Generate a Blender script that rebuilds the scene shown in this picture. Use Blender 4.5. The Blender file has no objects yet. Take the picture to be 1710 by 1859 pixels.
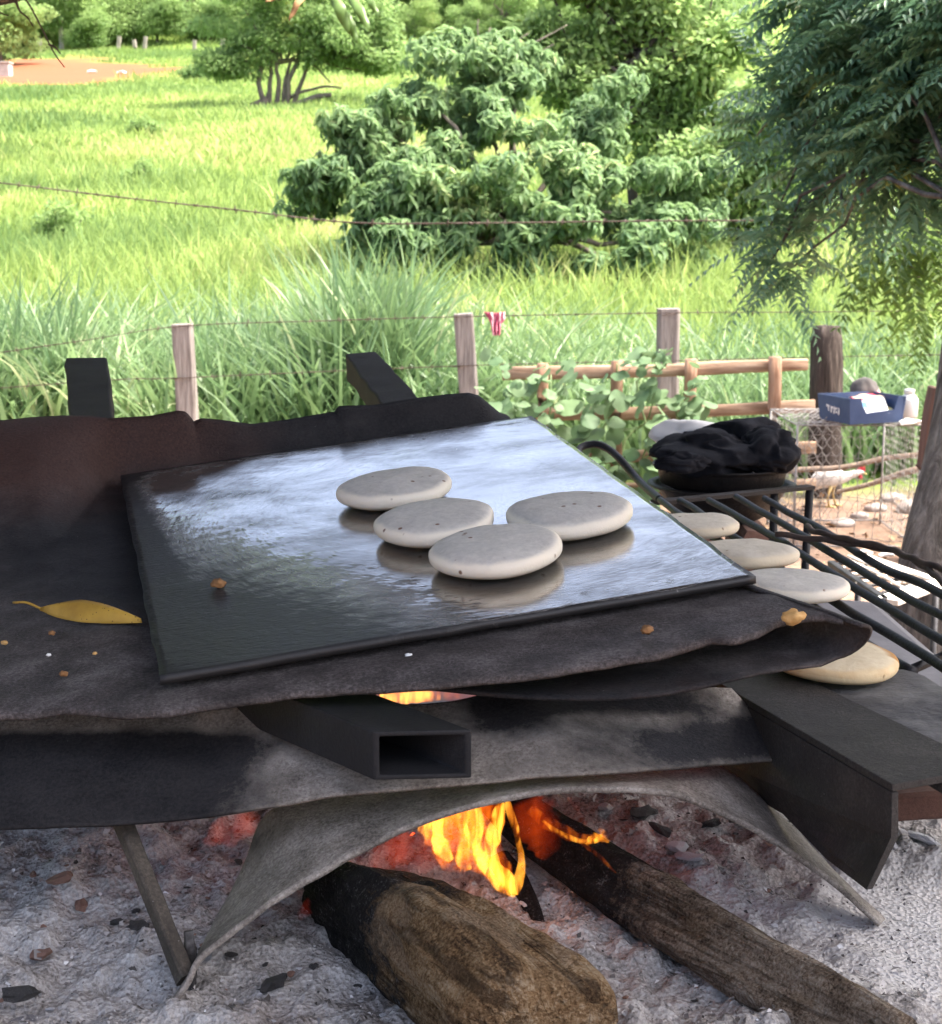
import bpy, math, random
import numpy as np
from mathutils import Vector, Matrix

random.seed(7)
RNG = np.random.default_rng(7)
R_ = math.radians
SC = bpy.context.scene
COL = SC.collection

# ------------------------------------------------------------------ camera
CAM_H, PITCH = 1.55, R_(10.0)
FPX, IW, IH = 2914.0, 1710.0, 1859.0
cam_d = bpy.data.cameras.new('camera')
cam_d.sensor_fit = 'VERTICAL'
cam_d.sensor_height = 24.0
cam_d.lens = 24.0 * FPX / IH
cam_d.clip_start, cam_d.clip_end = 0.05, 2000.0
cam = bpy.data.objects.new('camera', cam_d)
COL.objects.link(cam)
cam.location = (0, 0, CAM_H)
cam.rotation_euler = (math.pi / 2 - PITCH, 0, 0)
cam_d.dof.use_dof = True
cam_d.dof.focus_distance = 1.45
cam_d.dof.aperture_fstop = 17.0
SC.camera = cam

# ------------------------------------------------------------------ sky, sun, exposure
SUN_EL, SUN_AZ = R_(62.0), R_(92.0)      # azimuth measured from +Y (view direction) to +X (right)
wd = bpy.data.worlds.new('World')
SC.world = wd
wd.use_nodes = True
wn = wd.node_tree
bg = wn.nodes['Background']
sky = wn.nodes.new('ShaderNodeTexSky')
sky.sky_type = 'NISHITA'
sky.sun_disc = False
sky.sun_elevation = SUN_EL
sky.sun_rotation = SUN_AZ
sky.air_density, sky.dust_density, sky.ozone_density = .8, 8.0, 1.0
wn.links.new(sky.outputs[0], bg.inputs[0])
bg.inputs[1].default_value = 0.15
sl = bpy.data.lights.new('sun', 'SUN')
sl.energy, sl.angle, sl.color = 2.0, R_(11.0), (1.0, 0.96, 0.88)
sun = bpy.data.objects.new('sun', sl)
COL.objects.link(sun)
_sd = Vector((math.sin(SUN_AZ) * math.cos(SUN_EL), math.cos(SUN_AZ) * math.cos(SUN_EL), math.sin(SUN_EL)))
sun.rotation_euler = _sd.to_track_quat('Z', 'Y').to_euler()
sun.location = (6, 6, 12)
SC.view_settings.view_transform = 'Standard'
SC.view_settings.look = 'None'
SC.view_settings.gamma = 1.0
SC.view_settings.use_curve_mapping = False
SC.view_settings.exposure = 2.15
SC.render.engine = 'CYCLES'
cy = SC.cycles
cy.use_denoising = True
cy.use_adaptive_sampling = True
cy.adaptive_threshold = 0.02
cy.max_bounces, cy.diffuse_bounces, cy.glossy_bounces = 5, 3, 3
cy.transmission_bounces, cy.transparent_max_bounces = 4, 24
cy.sample_clamp_indirect = 6.0
cy.caustics_reflective = cy.caustics_refractive = False

# ------------------------------------------------------------------ numeric helpers
CV = np.array([0, 0, CAM_H])
RV = np.array([1.0, 0, 0])
FV = np.array([0, math.cos(PITCH), -math.sin(PITCH)])
UV = np.array([0, math.sin(PITCH), math.cos(PITCH)])


def ray(px, py):
    return FV + RV * (px - IW / 2) / FPX - UV * (py - IH / 2) / FPX


def on_plane(px, py, p0, n):
    d = ray(px, py)
    return CV + d * (((p0 - CV) @ n) / (d @ n))


def AY(px, py, y):                       # the point seen at (px, py) of the photograph that stands y metres away
    d = ray(px, py)
    return CV + d * (y / d[1])


def AZ(px, py, z):                       # ... that lies at height z
    d = ray(px, py)
    return CV + d * ((z - CAM_H) / d[2])


def to_px(p):
    v = np.asarray(p) - CV
    z = v @ FV
    return IW / 2 + FPX * (v @ RV) / z, IH / 2 - FPX * (v @ UV) / z


def unit(v):
    v = np.asarray(v, float)
    return v / np.maximum(np.linalg.norm(v, axis=-1, keepdims=True), 1e-9)


def _h(ix, iy, iz, s):
    n = (ix * 374761393 + iy * 668265263 + iz * 2147483647 + s * 1274126177) & 0xFFFFFFFF
    n = ((n ^ (n >> 13)) * 1274126177) & 0xFFFFFFFF
    return ((n ^ (n >> 16)) & 0xFFFF) / 65535.0


def vnoise(P, scale=1.0, seed=0):        # smooth value noise in [0, 1]
    P = np.asarray(P, float) * scale
    if P.shape[-1] == 2:
        P = np.concatenate([P, np.zeros(P.shape[:-1] + (1,))], -1)
    i = np.floor(P).astype(np.int64)
    f = P - i
    f = f * f * (3 - 2 * f)
    out = 0
    for dx in (0, 1):
        for dy in (0, 1):
            for dz in (0, 1):
                w = (f[..., 0] if dx else 1 - f[..., 0]) * (f[..., 1] if dy else 1 - f[..., 1]) * (f[..., 2] if dz else 1 - f[..., 2])
                out = out + w * _h(i[..., 0] + dx, i[..., 1] + dy, i[..., 2] + dz, seed)
    return out


def fbm(P, scale=1.0, seed=0, oct=3):
    a, t, o = 1.0, 0.0, 0
    for k in range(oct):
        o = o + a * vnoise(P, scale * 2 ** k, seed + k)
        t += a
        a *= 0.5
    return o / t


def sstep(a, b, x):
    t = np.clip((np.asarray(x, float) - a) / (b - a), 0, 1)
    return t * t * (3 - 2 * t)


def cr(pts, n):                          # Catmull-Rom resampling of a polyline to n points
    P = np.asarray(pts, float)
    m = len(P)
    if m == 2:
        t = np.linspace(0, 1, n)[:, None]
        return P[0] * (1 - t) + P[1] * t
    Q = np.vstack([2 * P[0] - P[1], P, 2 * P[-1] - P[-2]])
    L = np.concatenate([[0], np.cumsum(np.linalg.norm(np.diff(P, axis=0), axis=1))])
    u = np.linspace(0, L[-1], n)
    k = np.clip(np.searchsorted(L, u, side='right') - 1, 0, m - 2)
    t = ((u - L[k]) / np.maximum(L[k + 1] - L[k], 1e-9))[:, None]
    p0, p1, p2, p3 = Q[k], Q[k + 1], Q[k + 2], Q[k + 3]
    return 0.5 * (2 * p1 + (p2 - p0) * t + (2 * p0 - 5 * p1 + 4 * p2 - p3) * t ** 2 + (3 * p1 - p0 - 3 * p2 + p3) * t ** 3)


# ------------------------------------------------------------------ object helpers
def np_mesh(name, V, F, mat=None, smooth=False, attrs=None):
    V = np.ascontiguousarray(V, dtype=np.float32).reshape(-1, 3)
    F = np.ascontiguousarray(F, dtype=np.int32)
    k = F.shape[1]
    me = bpy.data.meshes.new(name)
    me.vertices.add(len(V))
    me.vertices.foreach_set('co', V.ravel())
    me.loops.add(F.size)
    me.loops.foreach_set('vertex_index', F.ravel())
    me.polygons.add(len(F))
    me.polygons.foreach_set('loop_start', np.arange(len(F), dtype=np.int32) * k)
    if smooth:
        me.polygons.foreach_set('use_smooth', np.ones(len(F), dtype=bool))
    me.update(calc_edges=True)
    for a, v in (attrs or {}).items():
        at = me.attributes.new(a, 'FLOAT', 'POINT')
        at.data.foreach_set('value', np.ascontiguousarray(v, dtype=np.float32).ravel())
    if mat:
        me.materials.append(getattr(mat, "m", mat))
    return me


def link(name, me, parent=None):
    o = bpy.data.objects.new(name, me)
    COL.objects.link(o)
    if parent is not None:
        o.parent = parent
    return o


def py_obj(name, V, F, mat, parent=None, smooth=False, bevel=0.0):
    me = bpy.data.meshes.new(name)
    me.from_pydata([tuple(map(float, v)) for v in V], [], [tuple(int(i) for i in f) for f in F])
    if smooth:
        for p in me.polygons:
            p.use_smooth = True
    me.materials.append(getattr(mat, "m", mat))
    o = link(name, me, parent)
    if bevel:
        b = o.modifiers.new('bevel', 'BEVEL')
        b.width, b.segments = bevel, 2
    return o


def np_obj(name, V, F, mat, parent=None, smooth=False, attrs=None):
    return link(name, np_mesh(name, V, F, mat, smooth, attrs), parent)


def empty(name, loc=(0, 0, 0), parent=None):
    o = bpy.data.objects.new(name, None)
    o.empty_display_size = 0.1
    COL.objects.link(o)
    o.location = tuple(map(float, loc))
    if parent is not None:
        o.parent = parent
    return o


def tag(o, label, cat, group=None):
    o['label'], o['category'] = label, cat
    if group:
        o['group'] = group
    return o


def kind(o, k, label=None):
    o['kind'] = k
    if label:
        o['label'] = label
    return o


def grid_faces(m, n, closed=False):
    F = []
    for i in range(m - 1):
        for j in range(n if closed else n - 1):
            a, b = i * n + j, i * n + (j + 1) % n
            F.append((a, b, b + n, a + n))
    return F


def sheet(name, P, mat, thick=0.003, parent=None, attrs=None, offset=-1.0):
    m, n = P.shape[:2]
    o = np_obj(name, P.reshape(-1, 3), np.array(grid_faces(m, n)), mat, parent, True, attrs)
    if thick:
        s = o.modifiers.new('thickness', 'SOLIDIFY')
        s.thickness, s.offset = thick, offset
    return o


def tube_geo(path, rad, seg=8, cap=True, squash=1.0):
    P = np.asarray(path, float)
    n = len(P)
    rad = np.broadcast_to(np.asarray(rad, float), (n,))
    T = unit(np.gradient(P, axis=0))
    ref = np.array([0, 0, 1.0]) if abs(T[0][2]) < 0.9 else np.array([1.0, 0, 0])
    V = []
    for i in range(n):
        s = unit(np.cross(T[i], ref))
        u = np.cross(s, T[i])
        ref = u
        a = np.linspace(0, 2 * math.pi, seg, endpoint=False)[:, None]
        V.append(P[i] + rad[i] * (np.cos(a) * s + squash * np.sin(a) * u))
    V = np.vstack(V)
    F = grid_faces(n, seg, True)
    if cap:
        V = np.vstack([V, P[0], P[-1]])
        c0, c1 = len(V) - 2, len(V) - 1
        for j in range(seg):
            k = (j + 1) % seg
            F.append((c0, k, j, j))
            F.append((c1, (n - 1) * seg + j, (n - 1) * seg + k, (n - 1) * seg + k))
    return V, F


def join_geo(parts):
    V, F, o = [], [], 0
    for v, f in parts:
        V.append(np.asarray(v, float).reshape(-1, 3))
        F += [tuple(i + o for i in q) for q in f]
        o += len(V[-1])
    return np.vstack(V), F


def clean(F):
    out = []
    for f in F:
        g = []
        for i in f:
            if i not in g:
                g.append(i)
        out.append(tuple(g))
    return out


def tube(name, path, rad, mat, parent=None, seg=8, smooth=True, squash=1.0):
    V, F = tube_geo(path, rad, seg, True, squash)
    return py_obj(name, V, clean(F), mat, parent, smooth)


BOXF = [(0, 3, 2, 1), (4, 5, 6, 7), (0, 1, 5, 4), (1, 2, 6, 5), (2, 3, 7, 6), (3, 0, 4, 7)]


def box_geo(c, s, rz=0.0):
    V = []
    for z in (-.5, .5):
        for x, y in ((-.5, -.5), (.5, -.5), (.5, .5), (-.5, .5)):
            a, b = x * s[0], y * s[1]
            V.append((c[0] + a * math.cos(rz) - b * math.sin(rz), c[1] + a * math.sin(rz) + b * math.cos(rz), c[2] + z * s[2]))
    return np.array(V), BOXF


def beam_geo(p0, p1, w, h, up=(0, 0, 1)):
    p0, p1 = np.asarray(p0, float), np.asarray(p1, float)
    d = unit(p1 - p0)
    s = unit(np.cross(d, up))
    u = np.cross(s, d)
    V = []
    for p in (p0, p1):
        for a, b in ((-.5, -.5), (.5, -.5), (.5, .5), (-.5, .5)):
            V.append(p + s * a * w + u * b * h)
    return np.array(V), BOXF


def box(name, c, s, mat, parent=None, rz=0.0, bevel=0.0):
    V, F = box_geo(c, s, rz)
    return py_obj(name, V, F, mat, parent, False, bevel)


def beam(name, p0, p1, w, h, mat, parent=None, up=(0, 0, 1), bevel=0.0):
    V, F = beam_geo(p0, p1, w, h, up)
    return py_obj(name, V, F, mat, parent, False, bevel)


def lathe_geo(prof, seg=32, jit=0.0, seed=0):
    V = []
    for k, (r, z) in enumerate(prof):
        for j in range(seg):
            a = 2 * math.pi * j / seg
            V.append((r * math.cos(a), r * math.sin(a), z))
    return np.array(V), grid_faces(len(prof), seg, True)


def lathe(name, prof, mat, loc=(0, 0, 0), seg=32, parent=None):
    V, F = lathe_geo(prof, seg)
    return py_obj(name, V + np.asarray(loc), F, mat, parent, True)


def rough_prism(path, w, h, n=10, seed=0, amp=0.1, up=(0, 0, 1)):
    """a sawn stick: rounded rectangle section along a path, with uneven faces"""
    P = cr(path, n)
    T = unit(np.gradient(P, axis=0))
    sec = [(-.5, -.38), (-.38, -.5), (.38, -.5), (.5, -.38), (.5, .38), (.38, .5), (-.38, .5), (-.5, .38)]
    V = []
    for i in range(n):
        s = unit(np.cross(T[i], up))
        u = np.cross(s, T[i])
        for k, (a, b) in enumerate(sec):
            j = 1 + amp * (vnoise(np.array([i * .45, k // 2 * 7.1, seed * 3.3]), 1.0, seed) - .5) * 2
            V.append(P[i] + s * a * w * j + u * b * h * j)
    F = grid_faces(n, 8, True)
    F.append(tuple(range(7, -1, -1)))
    F.append(tuple(range((n - 1) * 8, n * 8)))
    return np.array(V), F


# ------------------------------------------------------------------ material helpers
class NT:
    def __init__(s, name):
        s.m = bpy.data.materials.new(name)
        s.m.use_nodes = True
        s.t = s.m.node_tree
        s.b = s.t.nodes['Principled BSDF']
        s.out = s.t.nodes['Material Output']

    def n(s, typ, ins=None, **props):
        nd = s.t.nodes.new('ShaderNode' + typ)
        for k, v in props.items():
            setattr(nd, k, v)
        for k, v in (ins or {}).items():
            s.set(nd, k, v)
        return nd

    def set(s, nd, k, v):
        i = nd.inputs[k]
        if isinstance(v, bpy.types.NodeSocket):
            s.t.links.new(v, i)
        elif isinstance(v, tuple) and len(v) == 3 and i.type == 'RGBA':
            i.default_value = v + (1,)
        elif i.type == 'RGBA' and isinstance(v, (int, float)):
            i.default_value = (v, v, v, 1)
        else:
            i.default_value = v

    def p(s, **kw):
        names = dict(col='Base Color', rough='Roughness', metal='Metallic', nor='Normal', spec='Specular IOR Level', ior='IOR',
                     coat='Coat Weight', coatr='Coat Roughness', em='Emission Color', ems='Emission Strength', alpha='Alpha')
        for k, v in kw.items():
            s.set(s.b, names[k], v)
        return s

    def co(s, out='Object'):
        return s.n('TexCoord').outputs[out]

    def map(s, vec, scale=(1, 1, 1), loc=(0, 0, 0), rot=(0, 0, 0)):
        return s.n('Mapping', {'Vector': vec, 'Scale': scale, 'Location': loc, 'Rotation': rot}).outputs[0]

    def noise(s, vec, scale, detail=4, rough=0.55, dist=0.0):
        return s.n('TexNoise', {'Vector': vec, 'Scale': scale, 'Detail': detail, 'Roughness': rough, 'Distortion': dist}).outputs[0]

    def vor(s, vec, scale, feature='F1', rnd=1.0):
        return s.n('TexVoronoi', {'Vector': vec, 'Scale': scale, 'Randomness': rnd}, feature=feature).outputs[0]

    def ramp(s, fac, stops, interp='LINEAR'):
        r = s.n('ValToRGB', {'Fac': fac})
        e = r.color_ramp.elements
        r.color_ramp.interpolation = interp
        while len(e) < len(stops):
            e.new(0.5)
        for el, (p, c) in zip(e, stops):
            el.position = p
            el.color = (c if isinstance(c, tuple) else (c, c, c)) + (1,)
        return r.outputs[0]

    def mix(s, f, a, b, mode='MIX'):
        nd = s.n('MixRGB', {'Fac': f, 'Color1': a, 'Color2': b}, blend_type=mode)
        return nd.outputs[0]

    def math(s, op, a, b=0.0, c=None):
        nd = s.n('Math', {0: a, 1: b}, operation=op)
        if c is not None:
            s.set(nd, 2, c)
        return nd.outputs[0]

    def attr(s, name):
        return s.n('Attribute', attribute_name=name).outputs['Fac']

    def bump(s, h, strength=0.5, dist=0.01, nor=None):
        nd = s.n('Bump', {'Height': h, 'Strength': strength, 'Distance': dist})
        if nor is not None:
            s.set(nd, 'Normal', nor)
        return nd.outputs[0]


def simple(name, c1, c2, scale=8.0, rough=0.7, bump=0.3, bdist=0.004, metal=0.0, stretch=(1, 1, 1), c3=None, spec=0.5, fine=None):
    m = NT(name)
    v = m.map(m.co(), stretch)
    a = m.noise(v, scale, 6, 0.62)
    st = [(0.3, c1), (0.7, c2)] if c3 is None else [(0.28, c1), (0.5, c2), (0.74, c3)]
    m.p(col=m.ramp(a, st), rough=rough, metal=metal, spec=spec, nor=m.bump(m.noise(v, fine or scale * 4, 5, 0.65), bump, bdist))
    return m.m


def foliage(name, dark, light, trans=0.35, rough=0.55, spec=0.3, yellow=None, per_object=0.0):
    """leaf material: tint attribute picks between two greens; some light passes through"""
    m = NT(name)
    t = m.attr('tint')
    if per_object:
        rnd = m.n('ObjectInfo').outputs['Random']
        t = m.math('ADD', m.math('MULTIPLY', t, 1 - per_object), m.math('MULTIPLY', rnd, per_object))
    st = [(0.0, dark), (0.85, light)] + ([(1.0, yellow)] if yellow else [])
    col = m.ramp(t, st)
    m.p(col=col, rough=rough, spec=spec)
    tr = m.n('BsdfTranslucent', {'Color': m.mix(0.5, col, (0.5, 0.65, 0.05), 'MULTIPLY') if False else m.mix(0.35, col, light)})
    mx = m.n('MixShader', {0: trans, 1: m.b.outputs[0], 2: tr.outputs[0]})
    m.t.links.new(mx.outputs[0], m.out.inputs[0])
    return m.m


MAT = {}

# ================================================================== the griddle's own frame (tilted a little to the cook and to the left)
GC, GB, GA, GD = (290, 1230), (1372, 1045), (965, 755), (218, 862)
_n = np.cross(ray(13800, -1080), ray(73, 119))
GN = unit(_n * np.sign(_n[2]))
_p0 = CV + ray(900, 1000) * 1.5
GO = on_plane(*GC, _p0, GN)
E1 = unit(on_plane(*GB, _p0, GN) - GO)
E2 = np.cross(GN, E1)
GW, GL = 0.507, 0.672


def PL(px, py, h=0.0):                   # the point seen at (px, py) on the plane h above the griddle
    return on_plane(px, py, GO + GN * h, GN)


def st_of(p):
    v = p - GO
    return v @ E1, v @ E2


def G(s, t, h=0.0):
    return GO + E1 * s + E2 * t + GN * h


G_MAT = Matrix(((E1[0], E2[0], GN[0], GO[0]), (E1[1], E2[1], GN[1], GO[1]), (E1[2], E2[2], GN[2], GO[2]), (0, 0, 0, 1)))

# ================================================================== terrain
TY = [-60, 9.4, 11, 14, 17, 25, 55, 90, 130, 165, 250, 420]
TZ = [0, 0, .08, .38, .85, 1.95, 5.35, 9.75, 15.3, 26, 56, 95]
_yy = np.linspace(-60, 420, 2400)
_zz = np.interp(_yy, TY, TZ)
_k = np.hanning(31)
_zz = np.convolve(np.pad(_zz, 15, 'edge'), _k / _k.sum(), 'valid')


def terrain(x, y):
    x, y = np.asarray(x, float), np.asarray(y, float)
    z = np.interp(y, _yy, _zz)
    w = sstep(9.5, 16, y)
    P = np.stack([x, y], -1)
    return z * 1.0 + w * (fbm(P, .09, 3) - .5) * (.25 + y * .004) + (1 - w) * (fbm(P, .8, 5) - .5) * .05 * sstep(3, 6, y)


def red_mask(x, y):
    P = np.stack([np.asarray(x, float), np.asarray(y, float)], -1)
    px = IW / 2 + FPX * P[..., 0] / P[..., 1]
    e = np.hypot((px - 125) / 225, (P[..., 1] - 96) / 21.0)
    return sstep(1.15, .75, e + (fbm(P, .22, 8) - .5) * .9)


mg = NT('field_soil')
pos = mg.n('NewGeometry').outputs['Position']
red = mg.attr('red')
dirt = mg.attr('dirt')
n1 = mg.noise(pos, 1.3, 6, .6)
n2 = mg.noise(pos, 14, 6, .7)
gcol = mg.ramp(n1, [(.3, (.10, .16, .035)), (.7, (.19, .27, .06))])
rcol = mg.ramp(n2, [(.3, (.21, .070, .035)), (.7, (.29, .115, .062))])
dcol = mg.ramp(mg.noise(pos, 5, 8, .7), [(.25, (.13, .08, .055)), (.5, (.23, .155, .11)), (.75, (.32, .235, .18))])
c = mg.mix(red, gcol, rcol)
c = mg.mix(dirt, c, dcol)
mg.p(col=c, rough=.95, spec=.1, nor=mg.bump(n2, .6, .03))

xs = np.concatenate([np.linspace(-220, -50, 16), np.linspace(-48, 48, 150), np.linspace(50, 220, 16)])
ys = np.concatenate([np.linspace(-40, 4, 12), np.linspace(4.3, 22, 90), np.linspace(22.5, 140, 150), np.linspace(142, 410, 60)])
X, Y = np.meshgrid(xs, ys)
Z = terrain(X, Y)
gv = np.stack([X, Y, Z], -1).reshape(-1, 3)
dm = sstep(9.9, 8.9, Y + (fbm(np.stack([X, Y], -1), .9, 12) - .5) * 1.0)
ground = np_obj('ground', gv, np.array(grid_faces(len(ys), len(xs))), mg.m, None, True, {'red': red_mask(X, np.maximum(Y, 1)).ravel() * (Y.ravel() > 40), 'dirt': dm.ravel()})
kind(ground, 'structure', 'pasture hillside with a bare dirt yard in front of it')


# ------------------------------------------------------------------ grass
def blades(base, h, w, az, lean, droop, segs, twist=None):
    N = len(base)
    t = np.linspace(0, 1, segs + 1)[None, :, None]
    ld = np.stack([np.cos(az), np.sin(az), 0 * az], -1)[:, None, :]
    tw = az + (RNG.uniform(-1.3, 1.3, N) if twist is None else twist)
    sd = np.stack([-np.sin(tw), np.cos(tw), 0 * az], -1)[:, None, :]
    hh = h[:, None, None]
    mid = base[:, None, :] + ld * hh * lean[:, None, None] * t ** 2
    mid = mid + np.array([0, 0, 1.0]) * hh * (t - droop[:, None, None] * t ** 3.2)
    ww = w[:, None, None] * np.maximum(0.04, (1 - t ** 2.2)) * (0.55 + 0.9 * np.minimum(t * 2.2, 0.5))
    V = np.stack([mid - sd * ww * .5, mid + sd * ww * .5], 2).reshape(-1, 3)
    i = np.arange(N)[:, None] * (segs + 1) * 2 + np.arange(segs)[None, :] * 2
    F = np.stack([i, i + 1, i + 3, i + 2], -1).reshape(-1, 4)
    return V, F


def grass(name, n, ymin, ymax, hfun, wid, segs, mat, label, lean=(.1, .6), droop=(.0, .35), ypow=1.0, margin=1.12, clump=0.0, clscale=1.2, keep=None, cbias=0.0):
    y = ymin + (ymax - ymin) * RNG.random(n) ** ypow
    x = (RNG.random(n) * 2 - 1) * y * (IW / 2 / FPX) * margin
    if clump:
        k = max(1, n // 22)
        cy_ = ymin + (ymax - ymin) * RNG.random(k) ** ypow
        cx_ = (RNG.random(k) * 2 - 1) * cy_ * (IW / 2 / FPX) * margin
        j = RNG.integers(0, k, n)
        m = RNG.random(n) < clump
        sp = wid[1] * 4.5
        x = np.where(m, cx_[j] + RNG.normal(0, sp, n), x)
        y = np.where(m, cy_[j] + RNG.normal(0, sp, n), y)
    P = np.stack([x, y], -1)
    ok = red_mask(x, y) < .25 + .35 * RNG.random(n) ** 2
    if keep is not None:
        ok &= keep(x, y)
    x, y, P = x[ok], y[ok], P[ok]
    N = len(x)
    h = hfun(x, y, N)
    base = np.stack([x, y, terrain(x, y) - .02], -1)
    V, F = blades(base, h, RNG.uniform(wid[0], wid[1], N), RNG.uniform(0, 2 * math.pi, N), RNG.uniform(*lean, N), RNG.uniform(*droop, N), segs)
    cl = .55 * fbm(P, clscale, 21, 3) + .45 * fbm(P, clscale * .3, 25, 3)
    tint = np.clip((cl - .5) * 2.6 + .5 + cbias + RNG.normal(0, .17, N), 0, 1)
    o = np_obj(name, V, F, mat, None, False, {'tint': np.repeat(tint, (segs + 1) * 2)})
    kind(o, 'stuff', label)
    return o


g_far = foliage('pasture_grass', (.14, .24, .08), (.37, .48, .14), .5, .6, .25, (.55, .56, .24))
g_tall = foliage('cane_grass', (.08, .16, .07), (.25, .37, .16), .42, .42, .5, (.55, .58, .34))


def h_tall(x, y, N):
    px = IW / 2 + FPX * x / y
    b = .80 + .35 * np.exp(-((px - 650) / 95) ** 2) + .12 * np.exp(-((px - 60) / 160) ** 2) - .16 * sstep(900, 1250, px)
    b = b * np.where(y > 12.5, .72, 1.0)
    return b * RNG.uniform(.55, 1.15, N) + .12


grass('tall_grass', 15000, 9.9, 13.6, h_tall, (.018, .046), 7, g_tall, 'tall arching cane grass behind the wire fence', (.15, .85), (.0, .55), 1.25, 1.2, .5, .8)
def reeds(n, px0, px1, y0, y1, h0, h1, label):
    y = RNG.uniform(y0, y1, n)
    kx = RNG.integers(0, max(2, n // 14), n)
    cx_ = RNG.uniform(px0, px1, n)[kx]
    x = ((cx_ + RNG.normal(0, 9, n)) - IW / 2) / FPX * y
    base = np.stack([x, y, terrain(x, y) - .02], -1)
    V, F = blades(base, RNG.uniform(h0, h1, n) * (.7 + .3 * RNG.random(n)), RNG.uniform(.022, .05, n), RNG.uniform(0, 2 * math.pi, n), RNG.uniform(.05, .5, n), RNG.uniform(0, .4, n), 8)
    t_ = np.clip(RNG.normal(.35, .25, n), 0, 1)
    kind(np_obj('reed_clump', V, F, g_tall, None, False, {'tint': np.repeat(t_, 18)}), 'stuff', label)


reeds(900, 575, 760, 10.1, 11.2, 1.15, 1.75, 'tall upright reed clump behind the leaning fence post')
reeds(500, -40, 130, 10.1, 11.0, 1.0, 1.45, 'tall reed clump behind the fence near the rear beam')
reeds(700, 330, 560, 10.1, 11.4, .8, 1.25, 'reeds growing between the two sawn fence posts')
grass('tall_grass', 16000, 11.0, 18.0, lambda x, y, N: RNG.uniform(.35, .8, N), (.012, .03), 5, g_far, 'grass growing where the cane meets the pasture', (.1, .6), (0, .35), 1.1, 1.15, .4, 1.0)
grass('pasture_grass', 80000, 14.0, 32.0, lambda x, y, N: RNG.uniform(.22, .5, N) * (.7 + .6 * vnoise(np.stack([x, y], -1), 1.1, 4)), (.018, .045), 3, g_far, 'bright green pasture grass near the fence', (.1, .6), (0, .3), 1.0, 1.12, .55, .55)
grass('pasture_grass', 190000, 30.0, 134.0, lambda x, y, N: RNG.uniform(.2, .45, N) * (.55 + .9 * vnoise(np.stack([x, y], -1), .45, 4)), (.05, .15), 2, g_far, 'sunny pasture grass up to the wood', (.1, .55), (0, .25), 1.25, 1.1, .55, .16)


# ------------------------------------------------------------------ trees
def leaf_faces(base, d, nrm, L, W, fold=.18, curl=.12):
    d = unit(d)
    s = unit(np.cross(d, nrm))
    n = np.cross(s, d)
    L, W = L[:, None], W[:, None]
    m = base + d * L * .42
    V = np.stack([base, m + s * W * .5 + n * W * fold, base + d * L - n * L * curl, m - s * W * .5 + n * W * fold], 1)
    i = np.arange(len(base))[:, None] * 4
    F = np.concatenate([i + np.array([[0, 1, 2]]), i + np.array([[0, 2, 3]])], 0)
    return V.reshape(-1, 3), F


def rand_dir(n):
    v = RNG.normal(size=(n, 3))
    return unit(v)


def lobe_points(lobes, n, shell=.55):
    L = np.asarray(lobes, float)                       # x y z rx ry rz
    vol = (L[:, 3] * L[:, 4] * L[:, 5]) ** (2 / 3)
    j = RNG.choice(len(L), n, p=vol / vol.sum())
    d = rand_dir(n)
    r = shell + (1 - shell) * RNG.random(n) ** .6
    r = r * (0.82 + .36 * vnoise(d * 1.7 + j[:, None] * 5.3, 1.0, 9))
    return L[j, :3] + d * r[:, None] * L[j, 3:6], d, j


def crown_random(lobes, n, size, wid=.5, shell=.4, droop=.3):
    p, d, j = lobe_points(lobes, n, shell)
    dr = unit(rand_dir(n) + d * .6 - np.array([0, 0, droop]))
    nr = unit(rand_dir(n) * .7 + np.array([0, 0, 1.0]))
    L = RNG.uniform(size * .6, size * 1.3, n)
    V, F = leaf_faces(p, dr, nr, L, L * wid)
    tint = np.clip(.45 + (vnoise(p, 1.2 / size * .12, 5) - .5) * .9 + RNG.normal(0, .16, n) + d[:, 2] * .12, 0, 1)
    return V, F, np.repeat(tint, 4)


def crown_rosette(lobes, nros, per, size, wid=.28, shell=.62):
    p, d, j = lobe_points(lobes, nros, shell)
    n = nros * per
    B = np.repeat(p, per, 0)
    D = np.repeat(d, per, 0)
    a = RNG.uniform(0, 2 * math.pi, n)
    el = RNG.uniform(-1.0, .45, n)
    ax = unit(D + np.array([0, 0, .55]))
    s = unit(np.cross(ax, rand_dir(n)))
    dr = unit(s * np.cos(el)[:, None] + ax * np.sin(el)[:, None] * .8 - np.array([0, 0, .45]) + rand_dir(n) * .4)
    nr = unit(np.array([0, 0, 1.0]) + ax * .6 + rand_dir(n) * .25)
    L = RNG.uniform(size * .7, size * 1.25, n)
    V, F = leaf_faces(B + rand_dir(n) * size * .12, dr, nr, L, L * wid, .15, .22)
    rt = np.clip(.45 + (fbm(p, 1.1, 17) - .5) * 1.0 + RNG.normal(0, .16, nros), 0, 1)
    tint = np.clip(np.repeat(rt, per) + RNG.normal(0, .12, n), 0, 1)
    return V, F, np.repeat(tint, 4)


def limb(p0, p1, r0, r1, wob=.12, n=9, seed=0, sag=0.0):
    p0, p1 = np.asarray(p0, float), np.asarray(p1, float)
    t = np.linspace(0, 1, n)[:, None]
    P = p0 * (1 - t) + p1 * t
    L = np.linalg.norm(p1 - p0)
    off = np.stack([fbm(np.hstack([t * 2.5, 0 * t + seed * 3.7 + k * 11]), 1.0, seed + k) - .5 for k in range(3)], -1)
    P = P + off * L * wob * np.sin(np.pi * np.clip(t, 0, 1)) * 2
    P[:, 2] += sag * L * np.sin(np.pi * t[:, 0])
    return tube_geo(P, np.linspace(r0, r1, n), 7, True)


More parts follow.
